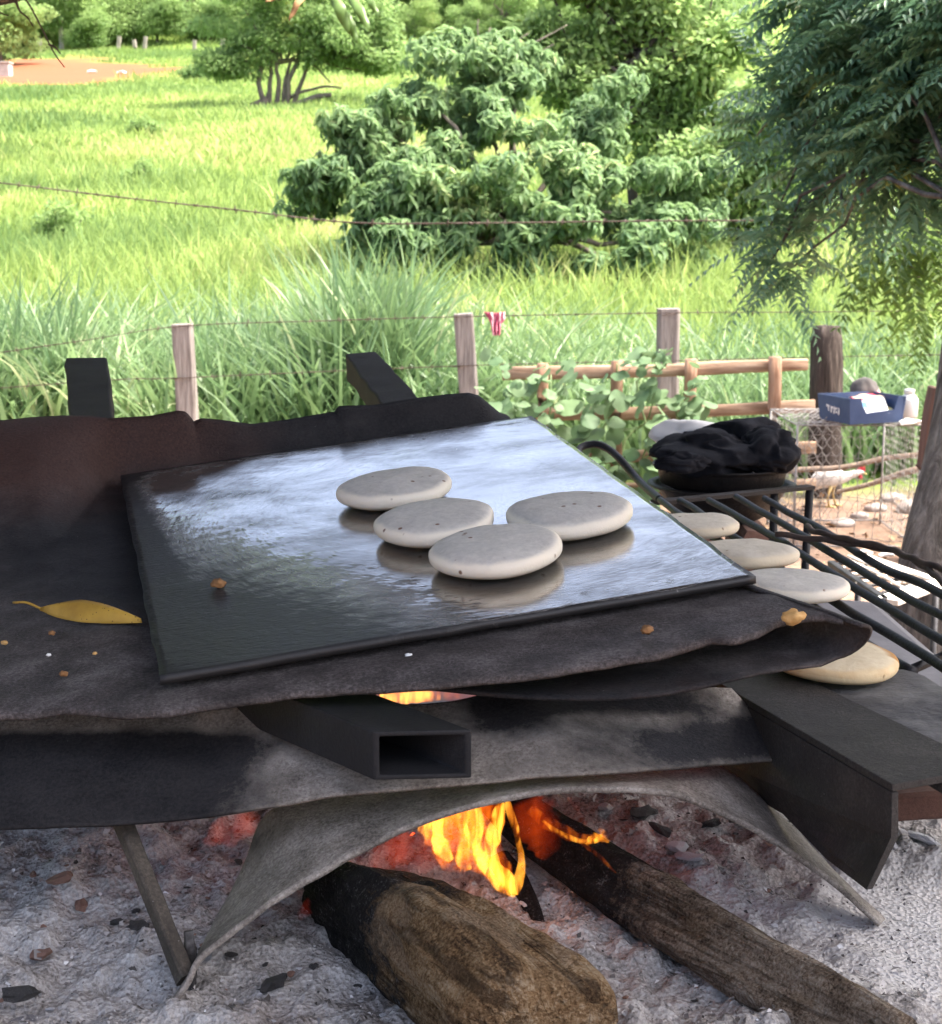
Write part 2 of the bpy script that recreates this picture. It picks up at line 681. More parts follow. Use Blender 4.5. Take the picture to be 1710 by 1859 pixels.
def px_lobe(px, py, rpx, d, fy=.8, fz=.8):
    c = AY(px, py, d)
    r = rpx * d / FPX
    return (c[0], c[1], c[2], r, r * fy, r * fz)


def make_tree(name, base, trunks, crown, mats, label, cat='tree', group=None):
    o = empty(name, base)
    V, F = join_geo(trunks)
    b = np.asarray(base, float)
    py_obj('trunk', V - b, clean(F), mats[0], o, True)
    cv, cf, ti = crown
    np_obj('crown', cv - b, cf, mats[1], o, False, {'tint': ti})
    return tag(o, label, cat, group)


bark_grey = simple('bark_grey', (.10, .085, .07), (.24, .20, .16), 9, .9, .6, .02, stretch=(1, 1, .25))
bark_dark = simple('bark_dark', (.035, .03, .026), (.12, .10, .08), 9, .9, .6, .02, stretch=(1, 1, .25))
lf_mango = foliage('mango_leaf', (.12, .22, .10), (.27, .40, .175), .5, .55, .3, (.42, .48, .21))
lf_light = foliage('feathery_leaf', (.20, .32, .12), (.36, .50, .19), .56, .55, .3, (.33, .36, .08))
lf_wood = foliage('wood_leaf', (.16, .27, .10), (.32, .45, .16), .48, .6, .25, (.30, .34, .10), .45)
lf_neem = foliage('neem_leaf', (.06, .145, .085), (.17, .30, .155), .38, .38, .5, (.26, .26, .04))

# the spreading mango tree in the pasture
D0 = 17.0
mango_lobes = [px_lobe(*q) for q in (
    (600, 330, 62, 17), (660, 280, 80, 17), (700, 215, 85, 17.3), (640, 232, 50, 17), (770, 165, 85, 17.6), (810, 270, 95, 17), (700, 390, 80, 16.6), (760, 340, 80, 16.6),
    (850, 105, 75, 18), (930, 110, 80, 18.2), (880, 200, 95, 17.6), (960, 250, 110, 17.2), (860, 360, 95, 16.6), (940, 380, 105, 16.4), (1030, 320, 110, 17),
    (720, 455, 62, 16.3), (820, 440, 65, 16.4), (1030, 430, 90, 16.4), (1110, 370, 100, 17), (1060, 220, 100, 18), (1150, 470, 75, 16.4), (1200, 420, 90, 17), (950, 470, 55, 16.3), (1240, 330, 80, 17.5))]
_rm = np.random.default_rng(31)
_sm = []
while len(_sm) < 190:
    L_ = mango_lobes[int(_rm.integers(0, len(mango_lobes)))]
    d_ = unit(_rm.normal(size=3)) * _rm.uniform(.2, 1.12)
    c_ = np.array(L_[:3]) + d_ * np.array(L_[3:6])
    r_ = _rm.uniform(.15, .28)
    _sm.append((c_[0], c_[1], c_[2], r_ * 1.25, r_ * 1.1, r_ * .75))
mb = AY(905, 505, 17.0)
mb[2] = float(terrain(mb[0], mb[1])) - .1
trs = [limb(mb, AY(900, 430, 17), .085, .06, .1, 7, 1), limb(mb + [.3, .2, 0], AY(980, 360, 17.2), .09, .05, .15, 8, 2)]
for k, q in enumerate(mango_lobes[:-1]):
    trs.append(limb(AY(930 + 12 * (k % 3), 420, 17.1), np.array(q[:3]) - [0, 0, q[5] * .2], .045, .015, .16, 8, 30 + k))
make_tree('mango_tree', mb, trs, crown_rosette(_sm, 6200, 9, .125, .34, .3), (bark_grey, lf_mango), 'broad leafy mango tree spreading over the middle of the pasture')

# the trees standing behind it
def side_tree(pxs, d, mat, label, size, n, basepx, stems, name='pasture_tree', bark=bark_dark, ros=False):
    big = [px_lobe(*q, d) for q in pxs]
    lobes = []
    while len(lobes) < 9 * len(big):
        L_ = big[int(_rm.integers(0, len(big)))]
        c_ = np.array(L_[:3]) + unit(_rm.normal(size=3)) * _rm.uniform(.15, 1.1) * np.array(L_[3:6])
        r_ = _rm.uniform(.16, .32)
        lobes.append((c_[0], c_[1], c_[2], r_ * 1.3, r_ * 1.1, r_ * .7))
    b = AY(*basepx, d)
    b[2] = float(terrain(b[0], b[1])) - .1
    tr = []
    for k, (sx, sy, r0, r1) in enumerate(stems):
        tr.append(limb(b + [.15 * (k % 3 - 1), 0, 0], AY(sx, sy, d), r0, r1, .12, 9, 50 + k))
    for k, q in enumerate(lobes[::3]):
        s = stems[k % len(stems)]
        tr.append(limb(AY(s[0], s[1], d), np.array(q[:3]), s[3] * .7, .012, .18, 7, 80 + k))
    cr_ = crown_rosette(lobes, n // 11, 11, size) if ros else crown_random(lobes, n, size)
    return make_tree(name, b, tr, cr_, (bark, mat), label)


side_tree([(1060, 60, 75), (1130, 40, 90), (1150, 140, 90), (1230, 90, 100), (1080, 150, 70), (1260, 190, 85), (1180, 220, 70), (1310, 120, 90), (1120, -50, 90), (1250, -30, 100), (1340, 30, 80), (1200, 300, 80), (1300, 260, 80), (1240, 140, 80), (1040, -40, 80), (1190, 0, 90), (1010, 90, 60), (1040, 150, 60), (980, 60, 40)], 21.5,
          lf_light, 'light green tree with dark forked limbs behind the mango tree', .12, 24000, (1110, 470), ((1092, 190, .12, .07), (1245, 235, .10, .06), (1230, 90, .09, .04)))
side_tree([(1330, 280, 85), (1280, 330, 75), (1390, 330, 80), (1330, 420, 80), (1260, 470, 60), (1420, 230, 80), (1370, 200, 70), (1300, 480, 70), (1360, 500, 60), (1230, 500, 55), (1420, 420, 70), (1250, 400, 60)], 18.5,
          lf_light, 'green tree with spreading grey boughs beside the neem foliage', .10, 24000, (1290, 520), ((1300, 265, .08, .05), (1360, 275, .07, .04)), bark=bark_grey)
# bare branches poking out above the mango crown
o = empty('bare_branches', AY(880, 110, 18.4))
bb = [limb(AY(880, 120, 18.4), AY(*q, 18.4), .022, .005, .2, 7, 200 + k) for k, q in enumerate(((800, 60), (825, 75), (868, 35), (890, 50), (850, 90), (930, 70), (1030, 45), (1005, 80), (960, 60)))]
V, F = join_geo(bb)
py_obj('twigs', V - np.array(o.location), clean(F), bark_grey, o, True)
tag(o, 'dead bare branches sticking out above the mango crown', 'branch')

# the multi-stemmed tree up the slope
fd = 55.0
ft = [px_lobe(*q, fd) for q in ((420, 75, 62), (440, 10, 80), (500, 55, 75), (560, 20, 95), (600, 80, 75), (480, 120, 48), (540, 125, 48), (400, 120, 26), (640, 60, 85), (660, 130, 52), (600, 150, 36), (700, 90, 60), (520, -60, 130), (620, -60, 120), (430, -70, 90), (690, 20, 60))]
_fs = []
while len(_fs) < 95:
    L_ = ft[int(_rm.integers(0, len(ft)))]
    c_ = np.array(L_[:3]) + unit(_rm.normal(size=3)) * _rm.uniform(.2, 1.0) * np.array(L_[3:6])
    if to_px(c_)[1] > (108 if 430 < to_px(c_)[0] < 600 else 135) and _rm.random() < .93:
        continue
    r_ = _rm.uniform(.32, .75)
    _fs.append((c_[0], c_[1], c_[2], r_ * 1.3, r_ * 1.1, r_ * .6))
fb = AY(505, 216, fd)
fb[2] = float(terrain(fb[0], fb[1])) - .2
tr = [limb(fb + [.16 * k - .4, .1 * (k % 2), 0], AY(px, py, fd), .11, .05, .10, 8, 300 + k) for k, (px, py) in enumerate(((470, 60), (488, 100), (505, 90), (528, 110), (545, 60), (560, 110)))]
tr += [limb(fb + [.4, 0, .2], AY(602, 172, fd), .16, .07, .08, 8, 310, .06), limb(AY(525, 178, fd), AY(620, 160, fd), .06, .03, .08, 8, 311, .12)]
tr += [limb(AY(500 + 6 * k, 110, fd), np.array(q[:3]), .06, .02, .1, 7, 320 + k) for k, q in enumerate(ft[:12])]
make_tree('acacia_tree', fb, tr, crown_random(_fs, 30000, .17, .5, .2), (bark_grey, lf_light), 'feathery tree with many thin stems growing up the pasture slope')
sb = AY(470, 210, 54.6)
sb[2] = float(terrain(sb[0], sb[1])) - .05
V, F = join_geo([limb(sb - [.6, 0, 0], sb + [.35, 0, .35], .13, .26, .1, 7, 330), limb(sb + [.2, 0, .3], sb + [.0, 0, .75], .09, .02, .2, 6, 331), limb(sb + [.25, 0, .3], sb + [.3, 0, .7], .08, .02, .2, 6, 332)])
tag(py_obj('fallen_stump', V, clean(F), bark_dark, None, True), 'dark uprooted stump lying at the foot of the many stemmed tree', 'stump')


# ------------------------------------------------------------------ wood on the hill: five crowns, many trees
def proto_tree(r, h, n, size, lobes_n, seed):
    rs = np.random.default_rng(seed)
    lobes = []
    for k in range(lobes_n):
        a = rs.uniform(0, 2 * math.pi)
        q = rs.random() ** .5
        lobes.append((math.cos(a) * q * r * .75, math.sin(a) * q * r * .75, h * rs.uniform(.14, .86), r * rs.uniform(.3, .5), r * rs.uniform(.3, .5), r * rs.uniform(.22, .4)))
    cv, cf, ti = crown_random(lobes, n, size, .6, .3, .25)
    trg = [limb((0, 0, -.6), (rs.normal(0, .2), 0, h * .5), r * .055, r * .04, .06, 7, seed)]
    for k, q in enumerate(lobes):
        trg.append(limb((0, 0, h * .4), np.array(q[:3]), r * .025, .02, .15, 6, seed + k))
    V, F = join_geo(trg)
    tm = bpy.data.meshes.new('trunk')
    tm.from_pydata([tuple(v) for v in V], [], clean(F))
    tm.materials.append(bark_grey)
    return tm, np_mesh('crown', cv, cf, lf_wood, False, {'tint': ti})


protos = [proto_tree(3.4, 6.0, 9500, .27, 17, 400 + k) for k in range(5)]


def place_tree(x, y, sc, rz, pk, label, group='trees of the wood on the hill', name='wood_tree', sz=1.0):
    o = empty(name, (x, y, float(terrain(x, y)) - .1))
    o.scale = (sc, sc, sc * sz)
    o.rotation_euler = (0, 0, rz)
    link('trunk', protos[pk][0], o)
    link('crown', protos[pk][1], o)
    return tag(o, label, 'tree', group)


rs = np.random.default_rng(11)
for row, (yy_, step, sc0) in enumerate(((134, 3.4, .72), (140, 4.6, 1.0), (148, 5.6, 1.2), (159, 7.0, 1.3), (172, 8.0, 1.4))):
    half = yy_ * IW / 2 / FPX * 1.12
    x = -half + rs.uniform(0, step)
    while x < half:
        px = IW / 2 + FPX * x / yy_
        if px < 1320:
            place_tree(x, yy_ + rs.uniform(-1.5, 1.5), sc0 * rs.uniform(.75, 1.25), rs.uniform(0, 6.28), int(rs.integers(0, 5)),
                       ('green tree in the front row of the wood on the hill', 'leafy tree standing higher up in the wood on the hill')[min(row // 2, 1)] if row < 4 else 'tree crown in the topmost row of the wood on the hill')
        x += step * rs.uniform(.75, 1.3)
b = AY(165, 100, 128)
place_tree(b[0], 127, .62, 1.0, 2, 'small round light green bush tree at the edge of the wood', None, 'bush_tree', .95)
b = AY(10, 110, 104)
place_tree(b[0] - .4, 104, 1.0, 2.2, 3, 'dense dark tree above the bare red earth patch', None, 'dark_tree', .8)
b = AY(118, 95, 130)
o = empty('pale_trunk_tree', (b[0], 129, float(terrain(b[0], 129)) - .1))
o.scale = (1.3, 1.3, 1.3)
V, F = join_geo([limb((0, 0, 0), (.0, 0, 1.8), .16, .12, .05, 6, 500), limb((0, 0, 1.6), (-.7, 0, 3.6), .1, .05, .1, 6, 501), limb((0, 0, 1.6), (.6, 0, 3.8), .1, .05, .1, 6, 502)])
py_obj('trunk', V, clean(F), simple('bark_pale', (.4, .37, .32), (.6, .56, .5), 5), o, True)
link('crown', protos[1][1], o).location = (0, .4, 1.2)
tag(o, 'tree with a pale forked trunk at the edge of the wood', 'tree')
# tall tree out of view, its crown added to darken the griddle's reflection
stb = np.array([-11.4, 30.0, float(terrain(-11.4, 30.0)) - .2])
_rs = np.random.default_rng(91)
_tl = []
for k in range(26):
    v_ = unit(_rs.normal(size=3)) * _rs.random() ** .4 * np.array([3.9, 3.0, 1.9])
    _tl.append((-10.5 + v_[0], 30 + v_[1], 9.6 + v_[2], 1.15, 1.15, .8))
_tr = [limb(stb, (-11.2, 30, 7.6), .28, .2, .05, 8, 950)] + [limb((-11.2, 30, 7.3), np.array(q[:3]), .09, .03, .12, 7, 951 + k) for k, q in enumerate(_tl)]
o = make_tree('shade_tree', stb, _tr, crown_random(_tl, 9000, .26, .5, .3), (bark_grey, lf_wood), 'x')
tag(o, 'tall unseen tree placed beyond the pasture corner', 'tree')

for k, (px, py, d_, r_, lab) in enumerate(((120, 415, 21.0, .34, 'small dark shrub in the pasture near the barbed wire'), (495, 405, 21.5, .24, 'small round shrub in the pasture below the many stemmed tree'), (575, 380, 22.5, .26, 'bluish tuft shrub beside the mango tree'),
                                           (255, 330, 27.0, .34, 'low shrub halfway up the pasture'), (265, 258, 38.0, .4, 'low weed shrub high in the pasture'), (1650, 505, 13.0, .2, 'weedy shrub in the grass under the neem fronds'), (365, 155, 80.0, .7, 'green bush on the slope left of the many stemmed tree'))):
    c_ = AY(px, py, d_)
    c_[2] = float(terrain(c_[0], c_[1]))
    lb = [(c_[0] + r_ * _rm.normal(0, .6), c_[1] + r_ * _rm.normal(0, .4), c_[2] + r_ * _rm.uniform(.5, 1.3), r_ * .55, r_ * .5, r_ * .45) for _ in range(7)]
    make_tree('shrub', c_, [limb(c_, np.array(q[:3]), .02, .008, .1, 5, 970 + j) for j, q in enumerate(lb)], crown_random(lb, 1100, .05 + .02 * d_ / 10, .4, .2), (bark_grey, lf_wood), lab, 'shrub')

# far fence posts along the wood, small litter on the red earth
post_pale = simple('post_pale', (.22, .19, .16), (.42, .38, .33), 12, .9, .5, .01, stretch=(1, 1, .2))
for k, (px, py, hpx) in enumerate(((73, 85, 12), (215, 92, 15), (244, 96, 9), (264, 102, 16), (305, 106, 14), (352, 108, 8), (405, 100, 10))):
    b = AY(px, py, 126.0)
    b[2] = float(terrain(b[0], b[1])) - .1
    h = .25 + hpx * .035
    V, F = rough_prism([b, b + [.06 * (k % 3 - 1), 0, h * .5], b + [.1 * (k % 2), 0, h + .5]], .28, .28, 7, 60 + k, .15)
    tag(py_obj('far_post', V, F, post_pale), 'pale fence post standing along the edge of the wood', 'fence post', 'fence posts along the wood')
conc = simple('concrete_old', (.34, .31, .28), (.52, .48, .44), 6, .9, .4, .01)
b = AY(4, 158, 88)
z0 = float(terrain(b[0], 88))
o = empty('concrete_trough', (b[0], 88, z0))
box('base', (0, 0, .25), (1.0, .8, .8), conc, o, 0, .03)
box('rim', (0, 0, .69), (1.1, .9, .08), conc, o, 0, .02)
tag(o, 'small pale concrete trough beside the bare red earth', 'trough')
paper_w = simple('paper_white', (.7, .7, .68), (.82, .82, .8), 20, .8, .1)
for k, (px, py) in enumerate(((168, 146), (222, 164))):
    b = AY(px, py, 92.0)
    b[2] = float(terrain(b[0], b[1])) + .06
    V, F = rough_prism([b - [.25, 0, 0], b + [0, 0, .05], b + [.25, .05, 0]], .2, .1, 6, 90 + k, .4)
    tag(py_obj('litter', V, F, paper_w), ('white scrap of litter on the upper side of the red earth', 'white scrap of litter at the lower edge of the red earth')[k], 'litter')

# ------------------------------------------------------------------ neem tree at the right, hanging over the yard
bark_neem = NT('bark_neem')
v = bark_neem.map(bark_neem.co(), (1, 1, .12))
nn = bark_neem.noise(v, 26, 6, .65, .4)
bark_neem.p(col=bark_neem.ramp(nn, [(.3, (.035, .032, .03)), (.5, (.105, .097, .09)), (.72, (.23, .215, .2))]), rough=.92, spec=.15, nor=bark_neem.bump(nn, .9, .03))


def fronds(orig, d, L, pairs, ll, seed=0):
    """pinnate leaves: a rachis with pairs of narrow curved leaflets"""
    n = len(orig)
    t = (np.arange(pairs) + 1.0) / pairs
    d = unit(d)
    side = unit(np.cross(d, np.array([0, 0, 1.0]) + rand_dir(n) * .35))
    nr = np.cross(side, d)
    T = t[None, :, None]
    P = orig[:, None, :] + d[:, None, :] * L[:, None, None] * T - np.array([0, 0, 1.0]) * L[:, None, None] * .28 * T ** 2
    out = []
    for s in (-1, 1):
        dd = unit(side[:, None, :] * s + d[:, None, :] * .55 - np.array([0, 0, .25]) + RNG.normal(0, .13, P.shape))
        out.append((P, dd, np.broadcast_to(nr[:, None, :], P.shape)))
    B = np.concatenate([q[0].reshape(-1, 3) for q in out])
    Dd = np.concatenate([q[1].reshape(-1, 3) for q in out])
    Nn = np.concatenate([q[2].reshape(-1, 3) for q in out])
    ln = np.tile(np.repeat(ll * RNG.uniform(.8, 1.2, n), pairs) * np.tile(np.sin(np.pi * (t * .8 + .15)) * .5 + .6, n), 2)
    return leaf_faces(B, Dd, Nn, ln, ln * .30, .12, .25), np.tile(np.repeat(np.arange(n), pairs), 2)


NB = AY(1695, 1150, 4.6)
NB = np.array([NB[0], 4.6, 0.0])
o = empty('neem_tree', NB)
tp = [NB + [-.02, 0, -.2], AY(1700, 1130, 4.6), AY(1720, 980, 4.62), AY(1757, 800, 4.7), AY(1790, 500, 4.9), AY(1850, 100, 5.2), AY(1880, -300, 5.5)]
tr = [tube_geo(cr(tp, 26), np.interp(np.linspace(0, 1, 26), [0, .25, .4, 1], [.20, .125, .11, .07]), 18)]
nl = [px_lobe(*q) for q in ((1560, 60, 80, 6.0), (1650, 80, 95, 5.8), (1600, 170, 85, 5.9), (1690, 190, 95, 5.6), (1640, 280, 75, 5.7), (1530, 180, 60, 6.1), (1480, 130, 45, 6.2), (1450, 210, 40, 6.3), (1410, 150, 32, 6.4), (1540, 270, 50, 6.1),
                            (1470, 290, 36, 6.2), (1500, 360, 34, 6.1), (1450, 400, 32, 6.2), (1425, 455, 34, 6.1), (1405, 485, 26, 6.1), (1450, 490, 26, 6.1), (1690, 300, 60, 5.6), (1380, 250, 24, 6.4), (1400, 430, 26, 6.2), (1560, 340, 34, 6.0),
                            (1500, -10, 70, 6.2), (1620, -50, 110, 5.9), (1760, 120, 110, 5.6), (1800, 0, 150, 5.5), (1930, 60, 200, 5.3))]
for k, q in enumerate(nl):
    tr.append(limb(cr(tp, 26)[14 + k % 11], np.array(q[:3]) + [0, .1, q[5] * .2], .011, .004, .2, 9, 600 + k, .08))
V, F = join_geo(tr)
py_obj('trunk', V - NB, clean(F), bark_neem.m, o, True)
nf = 1500
p, d, j = lobe_points(nl, nf, .35)
lob = np.array(nl)[:, 3:6].mean(1)[j]
(cv, cf), fi = fronds(p, unit(d * .9 + np.array([-.3, 0, -.05]) + rand_dir(nf) * .6), RNG.uniform(.16, .27, nf), 9, .058)
ti = np.clip(.42 + RNG.normal(0, .2, nf), 0, .93)
ti[RNG.random(nf) < .006] = 1.0
np_obj('crown', cv - NB, cf, lf_neem, o, False, {'tint': np.repeat(ti[fi], 4)})
tag(o, 'neem tree with a ridged grey trunk and drooping dark green fronds', 'tree')

# a few yellow-green sprays lower down behind the neem
spl = [px_lobe(*q) for q in ((1650, 440, 50, 7.6), (1590, 445, 40, 7.6), (1700, 420, 50, 7.6), (1690, 560, 45, 8.6), (1640, 500, 30, 7.8))]
p, d, j = lobe_points(spl, 110, .2)
(cv, cf), fi = fronds(p, unit(d + np.array([0, 0, -.5])), RNG.uniform(.2, .3, 110), 7, .07)
sb = np.array([2.75, 8.1, 0.0])
o = empty('sapling', sb)
V, F = join_geo([limb(sb, sb + [-.1, -.1, 1.7], .03, .015, .06, 8, 640)] + [limb(sb + [-.08, -.05, 1.2], np.array(q[:3]), .012, .005, .15, 7, 641 + k) for k, q in enumerate(spl)])
py_obj('trunk', V - sb, clean(F), bark_dark, o, True)
np_obj('crown', cv - sb, cf, foliage('sapling_leaf', (.06, .12, .03), (.16, .26, .05), .4, .5, .4, (.40, .34, .05)), o, False, {'tint': np.repeat(np.where(RNG.random(110) < .0, 1, RNG.uniform(.1, .75, 110))[fi], 4)})
tag(o, 'young yellow green sapling behind the neem fronds', 'tree')

# ------------------------------------------------------------------ sawn posts, wires
wood_post = NT('weathered_post')
v = wood_post.map(wood_post.co(), (1, 1, .07))
nn = wood_post.noise(v, 60, 5, .6, .3)
wood_post.p(col=wood_post.ramp(nn, [(.3, (.13, .11, .098)), (.5, (.25, .22, .20)), (.75, (.36, .33, .305))]), rough=.9, spec=.15, nor=wood_post.bump(nn, .6, .01))
wood_dark = NT('charred_post')
v = wood_dark.map(wood_dark.co(), (1, 1, .08))
nn = wood_dark.noise(v, 45, 6, .65, .5)
wood_dark.p(col=wood_dark.ramp(nn, [(.3, (.025, .02, .018)), (.55, (.075, .06, .052)), (.78, (.21, .175, .15))]), rough=.9, spec=.15, nor=wood_dark.bump(nn, .9, .02))
wire_m = simple('wire_steel', (.12, .11, .10), (.26, .24, .22), 30, .6, .2, .001, .6)
rust_wire = simple('wire_rusty', (.05, .035, .03), (.13, .09, .07), 30, .8, .2, .001, .3)


def fence_post(px, ptop, w, d, label, name='fence_post', mat=wood_post, lean=0.0, rz=0.0, wire_py=()):
    top = AY(px, ptop, d)
    base = np.array([top[0] + lean, d, float(terrain(top[0], d)) - .25])
    o = empty(name, base)
    V, F = rough_prism([base, base * .5 + top * .5 + [.006, 0, 0], top], w, w * .85, 9, int(px), .06, (math.sin(rz), math.cos(rz), 0))
    py_obj('post', V - base, F, mat, o, False, .004)
    for k, wy in enumerate(wire_py):
        c = AY(px, wy, d)
        a = np.linspace(0, 2 * math.pi, 13)
        P = c + np.stack([np.cos(a) * w * .56, np.sin(a) * w * .52, .006 * np.sin(a * 1.5)], -1)
        tube('wire_loop', P - base, .0022, rust_wire, o, 5)
    return tag(o, label, 'fence post')


fence_post(331, 588, .120, 9.4, 'sawn wooden fence post standing between the two rear beams of the stove', lean=.02, wire_py=(592, 686))
fence_post(841, 569, .112, 9.4, 'leaning wooden fence post beside the pink rag', lean=.075, wire_py=(664,))
fence_post(1213, 560, .130, 9.6, 'pale square fence post rising behind the slatted fence', lean=.0, wire_py=(571,))
fence_post(-200, 300, .12, 9.4, 'tall wooden post holding the high barbed wire', 'tall_post')
fence_post(1930, 380, .12, 9.4, 'tall wooden post at the far end of the high barbed wire', 'tall_post')
# the thick charred round post
top = AY(1501, 590, 9.3)
base = np.array([top[0] + .03, 9.3, -.2])
n_ = 30
P = cr([base, base * .55 + top * .45, top - [0, 0, .06], top - [0, 0, .025], top], n_)
rad = np.interp(np.linspace(0, 1, n_), [0, .9, .955, .985, 1], [.105, .085, .082, .06, .012])
V, F = tube_geo(P, rad, 20)
nv = len(V) - 2
V[:nv] += (V[:nv] - np.repeat(P, 20, 0)) * ((fbm(V[:nv] * [1, 1, .12], 22, 3) - .5) * .45)[:, None]
tag(py_obj('charred_post', V, clean(F), wood_dark.m, None, True), 'thick dark charred round post behind the chicken cage', 'fence post')
b = AY(1695, 705, 7.4)
V, F = rough_prism([(b[0] + .02, 7.4, -.2), (b[0] + .01, 7.4, .4), (b[0] + .03, 7.4, b[2] - .06), (b[0] + .045, 7.4, b[2])], .13, .12, 9, 5, .12)
tag(py_obj('brown_post', V, F, simple('post_brown', (.07, .035, .025), (.18, .10, .075), 14, .9, .5, .01, stretch=(1, 1, .15)), None, False, .008), 'reddish brown post between the cage and the neem trunk', 'fence post')


def wire(pts, d, r, mat, label, barbs=0, name='barbed_wire', twist=True):
    P = np.array([AY(px, py, d) for px, py in pts])
    P = cr(P, 120)
    L = np.concatenate([[0], np.cumsum(np.linalg.norm(np.diff(P, axis=0), axis=1))])
    geo = []
    if twist:
        for s in (0, math.pi):
            a = L * 60 + s
            geo.append(tube_geo(P + np.stack([0 * a, np.cos(a) * r * .8, np.sin(a) * r * .8], -1), r, 4))
    else:
        geo.append(tube_geo(P, r, 5))
    for k in range(barbs):
        c = P[int((k + .5) * len(P) / barbs)]
        for q in range(2):
            dv = unit(rand_dir(1)[0] * [.4, 1, 1]) * .022
            geo.append(tube_geo(np.array([c - dv, c + dv]), r * .8, 4))
    V, F = join_geo(geo)
    o = py_obj(name, V, clean(F), mat, None, True)
    return tag(o, label, 'barbed wire')


wire([(-200, 312), (0, 332), (200, 356), (420, 380), (640, 404), (850, 405), (1200, 401), (1640, 399), (1930, 385)], 9.32, .0032, rust_wire, 'high barbed wire sagging across the view of the pasture', 60)
wire([(-200, 668), (0, 640), (160, 617), (331, 592), (600, 582), (841, 575), (1213, 568), (1500, 566), (1930, 560)], 9.34, .0022, rust_wire, 'top barbed wire running past the post tops', 40)
wire([(-200, 720), (200, 690), (331, 686), (841, 664), (1213, 655), (1501, 648), (1930, 640)], 9.33, .0020, rust_wire, 'lower barbed wire strung along the fence posts', 40)

# pink rag on the wire
m = NT('pink_rag')
v = m.map(m.co(), (1, 1, .3))
m.p(col=m.ramp(m.noise(v, 45, 3, .5), [(.40, (.40, .06, .12)), (.52, (.62, .22, .28)), (.64, (.85, .72, .74))]), rough=.9, spec=.1)
n1_, n2_ = 26, 18
Pg = np.zeros((n2_, n1_, 3))
for i in range(n2_):
    tt = i / (n2_ - 1)
    x0 = np.interp(tt, [0, .45, 1], [878, 890, 895])
    x1 = np.interp(tt, [0, .35, .5, 1], [917, 916, 909, 907])
    for j in range(n1_):
        u = j / (n1_ - 1)
        q = AY(x0 + (x1 - x0) * u, 568 + tt * 41 - 4 * abs(u - .5) * (1 - tt), 9.33)
        q[1] += .018 * math.sin(u * 16 + tt * 3) * (.4 + tt) + .008 * math.sin(u * 33)
        Pg[i, j] = q
tag(sheet('pink_rag', Pg, m.m, .003), 'small pink and white rag hanging on the fence wire', 'rag')

# ================================================================== slatted garden fence with its vine
rail_m = NT('peeled_pole')
v = rail_m.map(rail_m.co(), (.12, 1, 1))
nn = rail_m.noise(v, 45, 5, .6, .2)
rail_m.p(col=rail_m.ramp(nn, [(.3, (.19, .12, .08)), (.52, (.34, .235, .165)), (.75, (.46, .355, .27))]), rough=.88, spec=.15, nor=rail_m.bump(nn, .5, .01))
upr_m = NT('upright_pole')
v = upr_m.map(upr_m.co(), (1, 1, .12))
nn = upr_m.noise(v, 45, 5, .6, .2)
upr_m.p(col=upr_m.ramp(nn, [(.3, (.20, .11, .07)), (.52, (.34, .21, .14)), (.75, (.46, .32, .23))]), rough=.88, spec=.15, nor=upr_m.bump(nn, .5, .01))
FD = 8.75
fo = empty('slatted_fence', AZ(1200, 930, 0) * [1, 0, 0] + [0, FD, 0])
fob = np.array(fo.location)
for k, (a, c_, b) in enumerate((((912, 677), (1180, 672), (1466, 661)), ((985, 752), (1230, 748), (1478, 736)), ((1070, 830), (1230, 824), (1480, 812)), ((1075, 890), (1300, 886), (1480, 880)))):
    V, F = rough_prism([AY(*a, FD), AY(*c_, FD), AY(*b, FD)], .055, .064, 14, 700 + k, .2)
    py_obj('rail', V - fob, F, rail_m.m, fo, True, 0)
for k, (px, pt) in enumerate(((985, 660), (1121, 655), (1254, 652), (1408, 648))):
    a = AY(px, pt, FD - .075)
    V, F = rough_prism([(a[0] + .02, a[1], -.2), (a[0], a[1], .4), a], .078, .06, 12, 720 + k, .12)
    py_obj('upright', V - fob, F, upr_m.m, fo, True, 0)
tag(fo, 'low slatted fence of peeled brown poles behind the black pot', 'fence')

vine_m = foliage('vine_leaf', (.07, .14, .06), (.20, .30, .15), .3, .55, .3, (.30, .38, .22), .7)


def vine_leaf_mesh(seed):
    r = np.random.default_rng(seed)
    pts = [(0, 0)]
    for a in np.linspace(-2.75, 2.75, 13):
        rr = .5 * (1 + .16 * math.cos(a)) * (1 + .05 * math.sin(a * 5 + seed)) * (1 if abs(a) < 2.4 else .92)
        pts.append((math.cos(a) * rr + .42, math.sin(a) * rr))
    V = [(x, y, -.35 * (y * y) - .12 * max(x - .3, 0) ** 2 + .06 * math.sin(y * 9) + .1 * abs(y)) for x, y in pts]
    V.append((.42, 0, .03))
    c = len(V) - 1
    F = [(i, i + 1, c) for i in range(0, 13)] + [(13, 0, c)]
    me = np_mesh('leaf', np.array(V), np.array(F), vine_m, True, {'tint': np.full(len(V), .5)})
    return me


